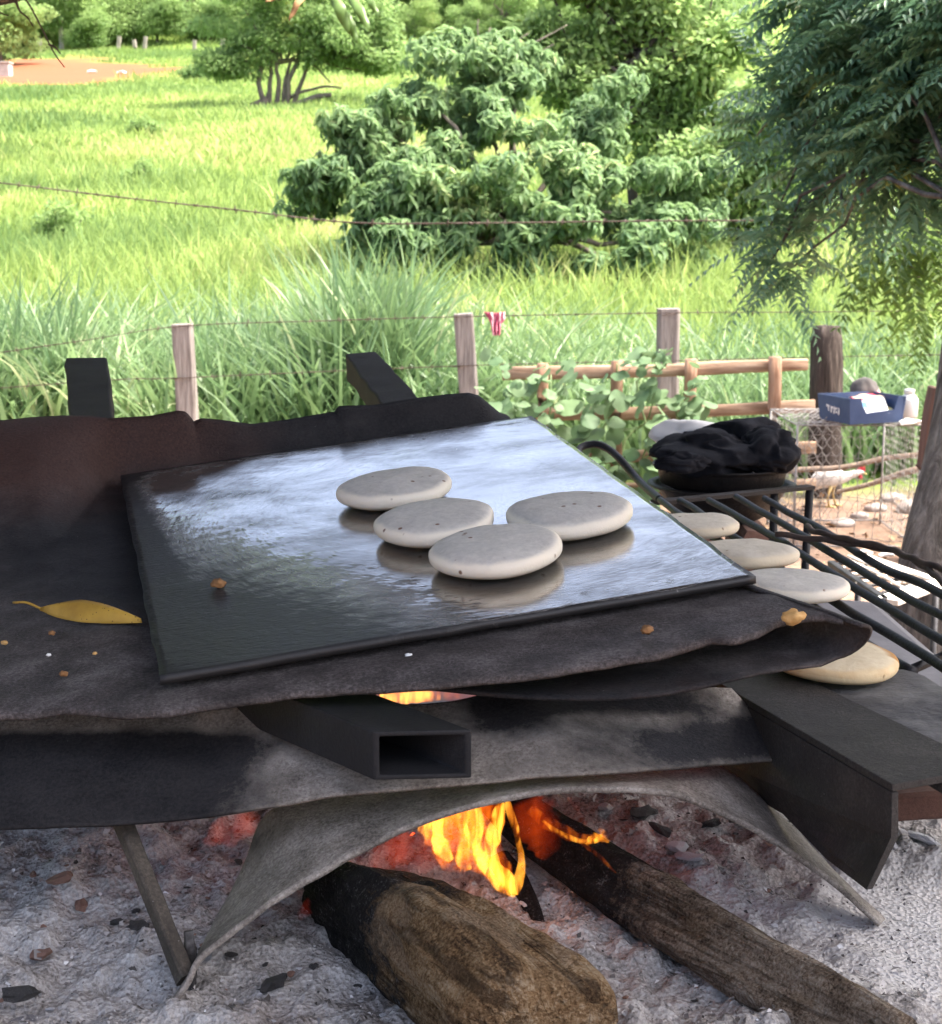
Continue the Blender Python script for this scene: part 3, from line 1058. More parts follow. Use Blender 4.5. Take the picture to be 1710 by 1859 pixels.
vls = [vine_leaf_mesh(s) for s in range(3)]
vo = empty('garden_vine', AZ(1080, 935, 0) * [1, 0, 0] + [0, FD - .2, 0])
vb = np.array(vo.location)
stem_m = simple('vine_stem', (.10, .16, .06), (.2, .28, .12), 20, .7)
vst = []
for k, (a, b) in enumerate((((1060, 925), (930, 700)), ((1080, 925), (1120, 660)), ((1100, 920), (1220, 640)), ((1130, 920), (1190, 720)), ((1040, 930), (1000, 680)), ((1150, 925), (1240, 690)))):
    vst.append(limb(AY(*a, FD - .16), AY(*b, FD - .13), .007, .004, .3, 12, 740 + k))
V, F = join_geo(vst)
py_obj('stem', V - vb, clean(F), stem_m, vo, True)
rv = np.random.default_rng(5)
k = 0
while k < 290:
    cx, cyy, sx, sy, w = [(985, 745, 75, 60, .15), (1050, 700, 60, 30, .11), (1060, 810, 70, 55, .17), (1130, 790, 60, 50, .15), (1205, 700, 45, 50, .12), (1190, 640, 25, 15, .08), (1230, 750, 40, 40, .11), (930, 780, 50, 45, .13), (1140, 880, 60, 40, .17), (930, 690, 30, 40, .1)][int(rv.integers(0, 10))]
    px, py = rv.normal(cx, sx), rv.normal(cyy, sy)
    if px > 1300 or py < 632 or py > 915:
        continue
    p = AY(px, py, FD - rv.uniform(.10, .40))
    o = link('leaf', vls[int(rv.integers(0, 3))], vo)
    o.location = p - vb
    s = w * rv.uniform(.4, .95)
    o.scale = (s, s, s)
    o.rotation_euler = (rv.uniform(-.3, 1.2), rv.uniform(-.1, .9), rv.uniform(-3.2, .1))
    k += 1
tag(vo, 'broad leaved squash vine climbing over the slatted fence', 'vine')

# ================================================================== chicken cage and what stands on it
CZ, CY0, CY1 = .615, 7.72, 8.42
cx0, cx1 = AY(1447, 800, CY0)[0], AY(1672, 800, CY0)[0]
co_ = empty('chicken_cage', ((cx0 + cx1) / 2, (CY0 + CY1) / 2, 0))
cb = np.array(co_.location)
cage_m = simple('cage_wire', (.20, .19, .18), (.40, .38, .36), 25, .6, .2, .001, .5)
fr = []
cor = [np.array(q) for q in ((cx0, CY0, 0), (cx1, CY0, 0), (cx1, CY1, 0), (cx0, CY1, 0))]
for k in range(4):
    a, b = cor[k], cor[(k + 1) % 4]
    fr.append(tube_geo(np.array([a + [0, 0, -.02], a + [0, 0, CZ]]), .006, 6))
    for z in (.02, CZ):
        fr.append(limb(a + [0, 0, z], b + [0, 0, z], .004, .004, .012, 9, 760 + k))
V, F = join_geo(fr)
py_obj('frame', V - cb, clean(F), cage_m, co_, True)


def wire_edges(A, B, r=.0016):
    A, B = np.asarray(A, float), np.asarray(B, float)
    d = unit(B - A)
    s = unit(np.cross(d, np.array([.31, .52, .79])))
    u = np.cross(s, d)
    V = []
    for P in (A, B):
        for a in (0, 2.094, 4.189):
            V.append(P + r * (math.cos(a) * s + math.sin(a) * u))
    V = np.stack(V, 1).reshape(-1, 3)
    i = np.arange(len(A))[:, None] * 6
    F = np.concatenate([i + np.array([[q, (q + 1) % 3, (q + 1) % 3 + 3, q + 3]]) for q in range(3)])
    return V, F


def hex_panel(p0, du, dv, lu, lv, cell=.045, seed=0):
    A, B = [], []
    r3 = cell * .866
    nu, nv_ = int(lu / cell), int(lv / r3)
    def pt(i, j, top):
        x = (i + (.5 if j % 2 else 0)) * cell
        return (min(x, lu), min(j * r3 * 1.0 + (r3 * .33 if top else 0), lv))
    for j in range(nv_):
        for i in range(nu):
            a = pt(i, j, False)
            b = pt(i, j, True)
            A.append(a); B.append(b)
            x, y = b
            for dx in (-.5, .5):
                A.append(b)
                B.append((min(max(x + dx * cell, 0), lu), min((j + 1) * r3, lv)))
    A, B = np.array(A), np.array(B)
    q = lambda M: p0 + M[:, :1] * du + M[:, 1:] * dv + (fbm(M, 9, seed)[:, None] - .5) * .03 * np.cross(du, dv)
    return wire_edges(q(A), q(B))


ux, uy, uz = np.array([1.0, 0, 0]), np.array([0, 1.0, 0]), np.array([0, 0, 1.0])
for k, (p0, du, dv, lu, lv) in enumerate(((cor[0], uy, uz, CY1 - CY0, CZ), (cor[0] + [0, 0, .0], ux, uz, .16, CZ + .05), (cor[3], ux, uz, cx1 - cx0, CZ), (cor[1], uy, uz, CY1 - CY0, CZ), (cor[0] + [0, 0, CZ], ux, uy, cx1 - cx0, CY1 - CY0))):
    V, F = hex_panel(p0, du, dv, lu, lv, .05 if k == 2 else .04, k)
    np_obj('chicken_wire', V - cb, F, cage_m, co_)
A, B = [], []
for i in range(7):
    x = cx0 + (cx1 - cx0) * (i + .5) / 7
    for s in range(6):
        A.append((x + .008 * math.sin(s * 2.1 + i), CY0 - .004, CZ * s / 6)); B.append((x + .008 * math.sin((s + 1) * 2.1 + i), CY0 - .004, CZ * (s + 1) / 6))
for i in range(6):
    z = CZ * (i + .5) / 6
    for s in range(8):
        f0, f1 = s / 8, (s + 1) / 8
        A.append((cx0 + (cx1 - cx0) * f0, CY0 - .006, z + .01 * math.sin(s * 1.7 + i))); B.append((cx0 + (cx1 - cx0) * f1, CY0 - .006, z + .01 * math.sin((s + 1) * 1.7 + i)))
V, F = wire_edges(A, B, .0019)
np_obj('square_mesh', V - cb, F, cage_m, co_)
tag(co_, 'wire mesh chicken cage standing on the dirt yard', 'cage')

# blue crate
blue = simple('blue_plastic', (.03, .055, .13), (.06, .095, .19), 6, .5, .15, .002, spec=.4)
cp = AZ(1543, 771, CZ + .012)
cl, cw, ch = .30, .26, .125
dl, dw = np.array([.93, .36, 0]), np.array([-.36, .93, 0])
cro = empty('blue_crate', cp)
def crate_pt(a, b, z): return dl * a + dw * b + np.array([0, 0, z])
def wall(name, prof, inner, thick=.008):
    V = [crate_pt(*q) for q in prof] + [crate_pt(*q) + inner * thick for q in prof]
    n = len(prof)
    F = [tuple(range(n)), tuple(range(2 * n - 1, n - 1, -1))] + [(i, i + n, (i + 1) % n + n, (i + 1) % n) for i in range(n)]
    return py_obj(name, V, F, blue, cro)
wall('end_panel', [(0, 0, 0), (0, cw, 0), (-.012, cw + .008, ch), (-.012, -.008, ch)], dl)
wall('end_panel', [(cl, 0, 0), (cl, cw, 0), (cl + .012, cw + .008, ch), (cl + .012, -.008, ch)], -dl)
wall('back_panel', [(0, cw, 0), (cl, cw, 0), (cl + .01, cw + .01, ch), (-.01, cw + .01, ch)], -dw)
wall('front_panel', [(0, 0, 0), (cl, 0, 0), (cl, -.004, ch), (cl - .03, -.004, ch), (cl - .05, -.003, ch * .5), (.09, -.003, ch * .4), (.065, -.004, ch * .7), (.055, -.005, ch), (-.005, -.005, ch)], dw)
wall('bottom', [(0, 0, .0), (cl, 0, .0), (cl, cw, .0), (0, cw, .0)], np.array([0, 0, 1.0]))
_pc = []                                   # the worn white print: only slanting smudges of its strokes are left
for k_, (x_, z_, w_, h_, r_) in enumerate(((-.052, .020, .030, .010, -.15), (-.046, .008, .008, .026, .25), (-.022, .006, .010, .034, .1), (-.010, .014, .016, .009, -.3), (.004, .004, .010, .036, -.1), (.020, .012, .018, .010, .35), (.022, -.004, .016, .010, -.2), (.042, .002, .010, .034, .05))):
    c_, s_3 = math.cos(r_), math.sin(r_)
    q_ = [(x_ + (u_ * w_ * c_ - v_ * h_ * s_3) / 2, z_ + (u_ * w_ * s_3 + v_ * h_ * c_) / 2) for u_, v_ in ((-1, -1), (.8, -1), (1, .7), (-.7, 1))]
    _pc.append((np.array([(x, z, 0.0) for x, z in q_] + [(x, z, .0012) for x, z in q_]), BOXF))
V, F = join_geo(_pc)
lt = py_obj('worn_print', V, F, paper_w, cro)
ex, ez = -dw, np.array([0, 0, 1.0])
nz = -dl
Ml = Matrix(((ex[0], ez[0], nz[0], 0), (ex[1], ez[1], nz[1], 0), (ex[2], ez[2], nz[2], 0), (0, 0, 0, 1)))
lt.matrix_local = Matrix.Translation(Vector(crate_pt(-.010, cw * .48, .055))) @ Ml
tag(cro, 'open blue plastic crate with a worn white print on the chicken cage', 'crate')


def paper(name, poly, d, mat, label, cat='paper', bulge=.02, seed=0):
    """a crumpled magazine: quad in photo points, at distance d, with folds and a little thickness"""
    n = 12
    c4 = [AY(px, py, d + dd) for px, py, dd in poly]
    Pg = np.zeros((n, n, 3))
    for i in range(n):
        for j in range(n):
            u, v_ = j / (n - 1), i / (n - 1)
            Pg[i, j] = (c4[0] * (1 - u) + c4[1] * u) * (1 - v_) + (c4[3] * (1 - u) + c4[2] * u) * v_
            Pg[i, j, 2] += bulge * (fbm(np.array([u * 2.5, v_ * 2.5]), 1.0, seed) - .5) * 2
    return tag(sheet(name, Pg, mat, .004), label, cat)


def print_mat(name, stops, scale=14):
    m = NT(name)
    m.p(col=m.ramp(m.noise(m.co(), scale, 2, .4, .6), stops, 'CONSTANT'), rough=.5, spec=.3)
    return m.m


paper('magazine', [(1534, 722, .16), (1596, 708, .20), (1606, 722, .06), (1560, 734, .02)], 7.82, print_mat('print_red', [(0, (.75, .10, .16)), (.5, (.80, .52, .36)), (.62, (.82, .78, .7))]), 'red and cream magazine lying on top in the blue crate', 'magazine', .02, 3)
paper('magazine', [(1554, 731, .10), (1604, 722, .12), (1614, 752, -.02), (1572, 766, -.04)], 7.74, print_mat('print_white', [(0, (.25, .50, .80)), (.36, (.84, .84, .82)), (.66, (.75, .45, .40))]), 'white and blue magazine hanging over the front of the crate', 'magazine', .012, 4)
paper('magazine', [(1602, 724, .14), (1630, 729, .14), (1636, 746, 0), (1608, 754, 0)], 7.80, print_mat('print_yellow', [(0, (.80, .72, .35)), (.55, (.84, .80, .62))]), 'yellowish magazine at the far end of the crate', 'magazine', .012, 5)


def blob(name, c, r, mat, label=None, cat=None, seed=0, amp=.25, freq=2.2, sub=4, flat=None, parent=None):
    bm_ = bpy.data.meshes.new(name)
    import bmesh
    bm = bmesh.new()
    bmesh.ops.create_icosphere(bm, subdivisions=sub, radius=1.0)
    D_ = np.array([tuple(v.co) for v in bm.verts])
    Q_ = D_ * (1 + amp * (fbm(D_ + seed * 4.1, freq, seed, 4) - .5) * 2)[:, None] * np.asarray(r)
    if flat is not None:
        Q_[:, 2] = np.maximum(Q_[:, 2], flat)
    for v, q in zip(bm.verts, Q_):
        v.co = q
    bm.to_mesh(bm_)
    bm.free()
    for p in bm_.polygons:
        p.use_smooth = True
    bm_.materials.append(mat)
    o = link(name, bm_, parent)
    o.location = tuple(map(float, c))
    if label:
        tag(o, label, cat)
    return o


grey_cloth = simple('grey_cloth', (.06, .055, .055), (.14, .125, .12), 12, .9, .3)
blob('dark_bundle', AY(1570, 712, 8.05), (.075, .07, .075), grey_cloth, 'dark grey rounded bundle behind the magazines in the crate', 'bundle', 3, .2)
wht = simple('white_plastic', (.72, .71, .69), (.80, .79, .77), 8, .45, .05, .002)
bp = AZ(1649, 757, CZ + .01)
s_ = bp[1] / FPX
bo = empty('white_bottle', bp)
prof = [(0, 0), (15, 0), (16.5, 1.5), (16.5, 31), (15.5, 34), (10.5, 40), (9, 42), (0, 42)]
lathe('body', [(a * s_, b * s_) for a, b in prof], wht, seg=28, parent=bo)
lathe('cap', [(a * s_, b * s_) for a, b in ((0, 50.5), (9.2, 50.5), (9.6, 49.8), (9.6, 43), (0, 42.3))], wht, seg=28, parent=bo)
tag(bo, 'white plastic bottle with a cap standing beside the crate', 'bottle')
q = AZ(1650, 768, CZ + .012)
V, F = rough_prism([q - [.045, 0, 0], q + [0, 0, .012], q + [.045, .02, .0]], .05, .02, 6, 6, .4)
tag(py_obj('paper_scrap', V, F, paper_w), 'white crumpled scrap on the cage top in front of the bottle', 'scrap')

# sticks through the cage, chicken, yard stones
stick_m = simple('stick', (.16, .11, .08), (.36, .27, .2), 20, .9, .4, .005)
V, F = limb(AY(1395, 862, 8.55), AY(1692, 822, 8.5), .016, .014, .03, 12, 801)
tag(py_obj('pole', V, clean(F), stick_m, None, True), 'long thin pole lying behind the cage above the chicken', 'pole')
V, F = limb(AZ(1512, 897, .03), AZ(1672, 850, .22), .012, .02, .05, 12, 802)
tag(py_obj('dead_branch', V, clean(F), stick_m, None, True), 'dead branch lying on the dirt below the chicken', 'branch')
feather = simple('white_feathers', (.58, .55, .50), (.76, .73, .69), 18, .9, .5, .008, stretch=(.4, 1, 1))
red_m = simple('comb_red', (.45, .03, .04), (.6, .07, .08), 20, .6)
leg_y = simple('chicken_leg', (.5, .36, .14), (.62, .46, .2), 20, .7)
cd = 8.95
cpath = [(1467, 893), (1476, 882), (1488, 872), (1503, 866), (1520, 866), (1534, 866), (1545, 862), (1554, 859), (1562, 857), (1568, 858)]
crad = [3, 9, 15, 19, 19.5, 16, 10.5, 7.2, 6.2, 3.2]
P = cr([AY(*q, cd) for q in cpath], 30)
rr = np.interp(np.linspace(0, 1, 30), np.linspace(0, 1, 10), crad) * cd / FPX
chb = np.array([AY(1512, 905, cd)[0], cd, float(terrain(AY(1512, 905, cd)[0], cd))])
cho = empty('white_chicken', chb)
V, F = tube_geo(P, rr, 14, True, 1.0)
V[:, 1] = cd + (V[:, 1] - cd) * .85
py_obj('body', V - chb, clean(F), feather, cho, True)
hd = AY(1566, 858, cd)
bk = AY(1575, 861, cd)
tube('beak', np.array([hd, bk]) - chb, [.008, .001], leg_y, cho, 6)
V = np.array([AY(1557, 853, cd), AY(1557, 845, cd), AY(1561, 849, cd), AY(1563, 843, cd), AY(1566, 849, cd), AY(1570, 846, cd), AY(1571, 855, cd), AY(1564, 856, cd)])
V = np.vstack([V + [0, -.006, 0], V + [0, .006, 0]]) - chb
py_obj('comb', V, [tuple(range(7, -1, -1)), tuple(range(8, 16))] + [(i, (i + 1) % 8, (i + 1) % 8 + 8, i + 8) for i in range(8)], red_m, cho)
blob('wattle', AY(1562, 866, cd) - chb, (.012, .01, .017), red_m, parent=cho, sub=2)
for s in (-1, 1):
    a = AY(1512 + s * 5, 880, cd) + [0, s * .03, 0]
    f_ = np.array([a[0] + .01 * s, a[1], chb[2] + .004])
    lg = tube('leg', np.array([a, f_ * .5 + a * .5 + [-.012, 0, 0], f_]) - chb, [.012, .006, .006], leg_y, cho, 6)
    for dx, dy in ((.04, 0), (.03, .025), (.03, -.025), (-.02, 0)):
        tube('toe', np.array([f_, f_ + [dx, dy, -.002]]) - chb, [.005, .003], leg_y, lg, 5)
tag(cho, 'white chicken with a red comb pecking behind the cage wire', 'chicken')
stone_m = simple('yard_stone', (.25, .2, .17), (.45, .39, .35), 10, .95, .5, .01)
for k, (px, py, r) in enumerate(((1620, 912, .06), (1590, 928, .05), (1660, 930, .08), (1560, 940, .04), (1530, 955, .05))):
    c = AZ(px, py, 0.0)
    c[2] = float(terrain(c[0], c[1])) + r * .25
    blob('yard_stone', c, (r * 1.3, r, r * .6), stone_m, ('round stone in the dirt under the cage floor', 'low stone near the middle of the cage', 'largest stone beside the neem trunk', 'smallest stone in the dirt by the cage front', 'flat stone in the dirt nearest to the rack')[k], 'stone', 20 + k, .2, 2, 3)
for k, (px, py) in enumerate(((1569, 1005), (1608, 1009))):
    c = AZ(px, py, .012)
    V, F = rough_prism([c - [.03, 0, 0], c + [0, 0, .008], c + [.03, .01, 0]], .04, .015, 6, 33 + k, .4)
    tag(py_obj('paper_scrap', V, F, paper_w), ('tiny white scrap on the dirt beside a rack bar', 'white paper scrap on the dirt close to the neem trunk')[k], 'scrap')
rs = np.random.default_rng(77)
Lp = []
for k in range(900):
    y = rs.uniform(5.6, 9.3)
    x = rs.uniform(-.2, 3.2)
    s = rs.uniform(.008, .03)
    Lp.append((x, y, s))
Lp = np.array(Lp)
bs = np.stack([Lp[:, 0], Lp[:, 1], terrain(Lp[:, 0], Lp[:, 1]) + .008], -1)
V, F = leaf_faces(bs, unit(rand_dir(900) * [1, 1, .25]), unit(rand_dir(900) * .5 + [0, 0, 1]), Lp[:, 2] * 3, Lp[:, 2] * 1.6)
kind(np_obj('leaf_litter', V, F, simple('dry_litter', (.14, .085, .05), (.44, .30, .18), 3, .95)), 'stuff', 'dry leaves and chips strewn over the dirt yard')

# low metal table with a wire grate, seen through the rack
cream = simple('cream_metal', (.62, .58, .50), (.76, .72, .64), 10, .55, .2, .002)
dk_metal = simple('dark_bar', (.02, .02, .022), (.06, .06, .065), 25, .55, .35, .002, .6)
tz = .66
t4 = [AZ(1508, 1022, tz), AZ(1560, 1010, tz), AZ(1700, 1058, tz), AZ(1610, 1092, tz)]
to = empty('grate_table', [(t4[0][0] + t4[2][0]) / 2, (t4[0][1] + t4[2][1]) / 2, 0])
tb = np.array(to.location)
beam('edge_strip', t4[1] - tb, t4[2] - tb, .03, .02, cream, to, bevel=.003)
beam('edge_strip', t4[3] - tb, t4[2] - tb + (t4[3] - t4[2]) * .08, .06, .015, cream, to, bevel=.003)
beam('edge_strip', t4[0] - tb, t4[3] - tb, .02, .015, dk_metal, to, bevel=.003)
for k in range(9):
    f0 = (k + .6) / 10
    a, b = t4[0] * (1 - f0) + t4[3] * f0, t4[1] * (1 - f0) + t4[2] * f0
    P = np.array([a * (1 - u) + b * u + np.array([.012 * math.sin(u * 12 + k), .012 * math.sin(u * 17), 0]) for u in np.linspace(0, 1, 14)])
    tube('grate_wire', P - tb, .004, cream if k % 2 else dk_metal, to, 6)
for k in range(4):
    f0 = (k + 1) / 5
    a, b = t4[0] * (1 - f0) + t4[1] * f0, t4[3] * (1 - f0) + t4[2] * f0
    tube('grate_wire', cr([a, a * .5 + b * .5 + [.01, 0, 0], b], 8) - tb + [0, 0, .008], .004, cream, to, 6)
for a in t4:
    tube('leg', np.array([a + [0, 0, -.01], [a[0], a[1], -.02]]) - tb, .009, dk_metal, to, 8)
tag(to, 'low metal table with a cream wire grate behind the rack bars', 'table')

# ================================================================== the stove's masonry and ash
HZ = .955
hearth_m = NT('hearth_mortar')
nn = hearth_m.noise(hearth_m.co(), 7, 8, .65)
hearth_m.p(col=hearth_m.ramp(nn, [(.3, (.15, .148, .16)), (.55, (.21, .208, .22)), (.75, (.28, .275, .285))]), rough=.95, spec=.1, nor=hearth_m.bump(hearth_m.noise(hearth_m.co(), 60, 6, .7), .4, .004))
poly = [(-1.15, .55), (.70, .55), (.665, 2.55), (.535, 2.6), (.535, 3.0), (-1.15, 3.0)]
V = [(x, y, z) for z in (-.1, HZ) for x, y in poly]
n = len(poly)
F = [tuple(range(n - 1, -1, -1)), tuple(range(n, 2 * n))] + [(i, (i + 1) % n, (i + 1) % n + n, i + n) for i in range(n)]
ho = py_obj('hearth', V, F, hearth_m.m, None, False, .02)
tag(ho, 'waist high grey mortar hearth carrying the fire and the griddle', 'hearth')

ash_m = NT('wood_ash')
v = ash_m.co()
a1 = ash_m.noise(v, 22, 8, .7)
a2 = ash_m.noise(v, 330, 5, .75)
lump = ash_m.vor(v, 230)
smooth_a = ash_m.attr('smooth')
rough_col = ash_m.ramp(ash_m.mix(.5, a1, a2), [(.35, (.07, .064, .06)), (.43, (.28, .262, .248)), (.52, (.47, .447, .428)), (.66, (.72, .70, .675))])
fine_col = ash_m.ramp(a1, [(.3, (.54, .522, .504)), (.7, (.68, .662, .644))])
brown = ash_m.mix(ash_m.ramp(ash_m.noise(v, 9, 4, .6), [(.56, 0.0), (.72, .5)]), rough_col, ash_m.ramp(a2, [(.35, (.12, .07, .05)), (.65, (.36, .27, .23))]))
ac = ash_m.mix(smooth_a, brown, fine_col)
hgt = ash_m.math('ADD', ash_m.math('MULTIPLY', a2, .6), ash_m.math('MULTIPLY', lump, .9))
ash_m.p(col=ac, rough=1.0, spec=.05, nor=ash_m.bump(hgt, .9, .004))
xs, ys = np.linspace(-.80, .66, 330), np.linspace(.72, 1.85, 270)
X, Y = np.meshgrid(xs, ys)
P2 = np.stack([X, Y], -1)
smooth_ = sstep(.26, .34, X + (fbm(P2, 9, 31) - .5) * .10 - .16 * sstep(1.2, 1.0, Y) + .0) * sstep(1.40, 1.33, Y + (fbm(P2, 12, 33) - .5) * .05)
heap = .045 * np.exp(-((X - .12) / .22) ** 2 - ((Y - 1.52) / .16) ** 2) + .03 * np.exp(-((X + .35) / .25) ** 2 - ((Y - 1.45) / .2) ** 2) - .012 * np.exp(-((X + .28) / .05) ** 2 - ((Y - 1.12) / .08) ** 2)
ridge = np.abs(fbm(P2, 28, 41, 4) - .5) * 2
Z = HZ + .012 + heap + (1 - smooth_) * ((fbm(P2, 14, 36, 5) - .5) * .045 + (1 - ridge) ** 3 * .007 + (vnoise(P2, 150, 44) - .5) * .004 + (vnoise(P2, 75, 46) ** 3) * .010) + smooth_ * (fbm(P2, 10, 52) - .5) * .008
edge = np.minimum(np.minimum(X + .80, .66 - X), np.minimum(Y - .72, 1.85 - Y))
Z -= sstep(.04, 0, edge) * .045
ash = np_obj('ash_bed', np.stack([X, Y, Z], -1).reshape(-1, 3), np.array(grid_faces(len(ys), len(xs))), ash_m.m, None, True, {'smooth': smooth_.ravel()})
kind(ash, 'structure', 'bed of pale grey wood ash and cinders under the griddle')


def ash_z(x, y, Z=Z, xs=xs, ys=ys):
    i = int(np.clip(round((y - ys[0]) / (ys[1] - ys[0])), 0, len(ys) - 1))
    j = int(np.clip(round((x - xs[0]) / (xs[1] - xs[0])), 0, len(xs) - 1))
    return float(Z[i, j])


def on_ash(px, py):
    p = AZ(px, py, HZ + .015)
    for _ in range(4):
        p = AZ(px, py, ash_z(p[0], p[1]))
    return p


char_m = simple('charcoal', (.010, .009, .009), (.05, .047, .046), 30, .85, .8, .004, c3=(.26, .25, .25), spec=.3)
cinder_m = simple('white_cinder', (.30, .29, .30), (.66, .65, .67), 24, .95, .7, .004, c3=(.80, .79, .81))
brick_m = simple('burnt_clay', (.16, .08, .055), (.34, .20, .15), 22, .95, .6, .004)
lump_me = []
for k in range(9):
    o = blob('cinder', (0, 0, 0), (1, .75, .6), (char_m, cinder_m, brick_m)[k % 3], None, None, 40 + k, .85, 1.9, 2)
    for p in o.data.polygons:
        p.use_smooth = False
    lump_me.append(o.data)
    bpy.data.objects.remove(o)
rs = np.random.default_rng(23)


def cinder(px, py, r, k, flat=.8):
    p = on_ash(px, py)
    o = link('cinder', lump_me[k], ash)
    o.location = (p[0], p[1], p[2] + r * .25)
    o.scale = (r * rs.uniform(.8, 1.5), r * rs.uniform(.7, 1.2), r * rs.uniform(.5, .9) * flat)
    o.rotation_euler = (rs.uniform(-.4, .4), rs.uniform(-.4, .4), rs.uniform(0, 6.28))


for px, py, r, k in ((1680, 1530, .014, 1), (1640, 1520, .010, 4), (1705, 1565, .016, 7), (1660, 1560, .008, 1), (1620, 1535, .007, 4), (1590, 1560, .006, 1), (1230, 1545, .014, 1), (1250, 1560, .010, 4), (1290, 1500, .012, 0), (1200, 1510, .010, 6),
                     (1165, 1480, .011, 0), (1340, 1490, .012, 3), (1100, 1470, .010, 7), (500, 1790, .013, 0), (485, 1800, .008, 3), (150, 1650, .010, 2), (60, 1700, .014, 2), (75, 1740, .014, 5), (250, 1690, .012, 0), (40, 1810, .013, 3), (110, 1600, .010, 5),
                     (390, 1450, .012, 4), (1380, 1420, .014, 1), (1400, 1440, .010, 4), (330, 1740, .008, 6), (345, 1725, .007, 0)):
    cinder(px, py, r, k)
for k in range(120):
    px, py = rs.uniform(0, 1500), rs.uniform(1440, 1855)
    r = rs.uniform(.0018, .0045) * (1.5 if rs.random() < .12 else 1)
    cinder(px, py, r, int(rs.integers(0, 9)))
n = 13000
fx, fy = rs.uniform(-.62, .4, n), rs.uniform(.98, 1.6, n)
fz = np.array([ash_z(a, b) for a, b in zip(fx, fy)])
s = rs.gamma(2.0, .00062, n)
V, F = leaf_faces(np.stack([fx, fy, fz + .0012], -1), unit(rand_dir(n) * [1, 1, .5]), unit(rand_dir(n) + [0, 0, .8]), s * 2.2, s * 1.5)
mfl = NT('ash_flake')
mfl.p(col=mfl.ramp(mfl.attr('tint'), [(.0, (.06, .055, .05)), (.3, (.22, .2, .19)), (.6, (.36, .34, .33)), (.92, (.5, .48, .47)), (1, (.8, .79, .78))]), rough=1, spec=.05)
kind(np_obj('ash_flakes', V, F, mfl.m, None, False, {'tint': np.repeat(rs.random(n), 4)}), 'stuff', 'loose flakes and specks scattered over the ash')

# ================================================================== logs
log_m = NT('firewood_bark')
v = log_m.co()
vs = log_m.map(v, (1, .22, 1))
b1 = log_m.noise(vs, 120, 6, .75, .4)
b2 = log_m.noise(v, 20, 5, .65)
wv_ = log_m.n('VectorMath', {0: log_m.map(v, (1, .42, 1)), 1: log_m.n('VectorMath', {0: log_m.n('TexNoise', {'Vector': v, 'Scale': 22.0, 'Detail': 4.0}).outputs[1], 1: (.05, .05, .05)}, operation='MULTIPLY').outputs[0]}, operation='ADD').outputs[0]
ck = log_m.ramp(log_m.vor(wv_, 62, 'DISTANCE_TO_EDGE'), [(.0, 0.0), (.05, .8), (.2, 1.0)])
fine_ = log_m.noise(v, 420, 4, .7)
grv = log_m.noise(log_m.map(v, (1, .05, 1)), 85, 4, .6, .35)
grd = log_m.ramp(grv, [(.40, .0), (.50, 1.0)])
charf = log_m.attr('char')
barkc = log_m.ramp(log_m.mix(.4, log_m.mix(.5, b1, b2), fine_), [(.40, (.05, .026, .012)), (.46, (.20, .115, .052)), (.52, (.40, .255, .13)), (.60, (.62, .48, .32))])
barkc = log_m.mix(log_m.math('MULTIPLY', log_m.math('SUBTRACT', 1.0, ck), log_m.math('MULTIPLY', b2, .5)), barkc, (.025, .015, .01))
barkc = log_m.mix(log_m.math('MULTIPLY', log_m.math('SUBTRACT', 1.0, grd), .65), barkc, (.035, .02, .011))
peel = log_m.ramp(log_m.noise(log_m.map(v, (1, .5, 1)), 13, 5, .6, .3), [(.58, 0.0), (.61, .55)])
barkc = log_m.mix(peel, barkc, log_m.ramp(fine_, [(.4, (.30, .20, .12)), (.6, (.50, .38, .26))]))
chm = log_m.ramp(log_m.math('ADD', charf, log_m.math('MULTIPLY', log_m.math('SUBTRACT', log_m.noise(v, 15, 8, .75), .5), 2.0)), [(.36, 0.0), (.66, 1.0)])
charc = log_m.ramp(log_m.mix(.5, log_m.noise(v, 60, 6, .75), fine_), [(.42, (.008, .007, .007)), (.56, (.03, .027, .026)), (.66, (.22, .21, .21))])
log_m.p(col=log_m.mix(chm, barkc, charc), rough=.93, spec=.2, nor=log_m.bump(log_m.math('ADD', log_m.math('ADD', log_m.math('MULTIPLY', grd, .5), log_m.math('MULTIPLY', ck, .2)), log_m.math('ADD', b1, log_m.math('MULTIPLY', fine_, .4))), 1.0, .028))


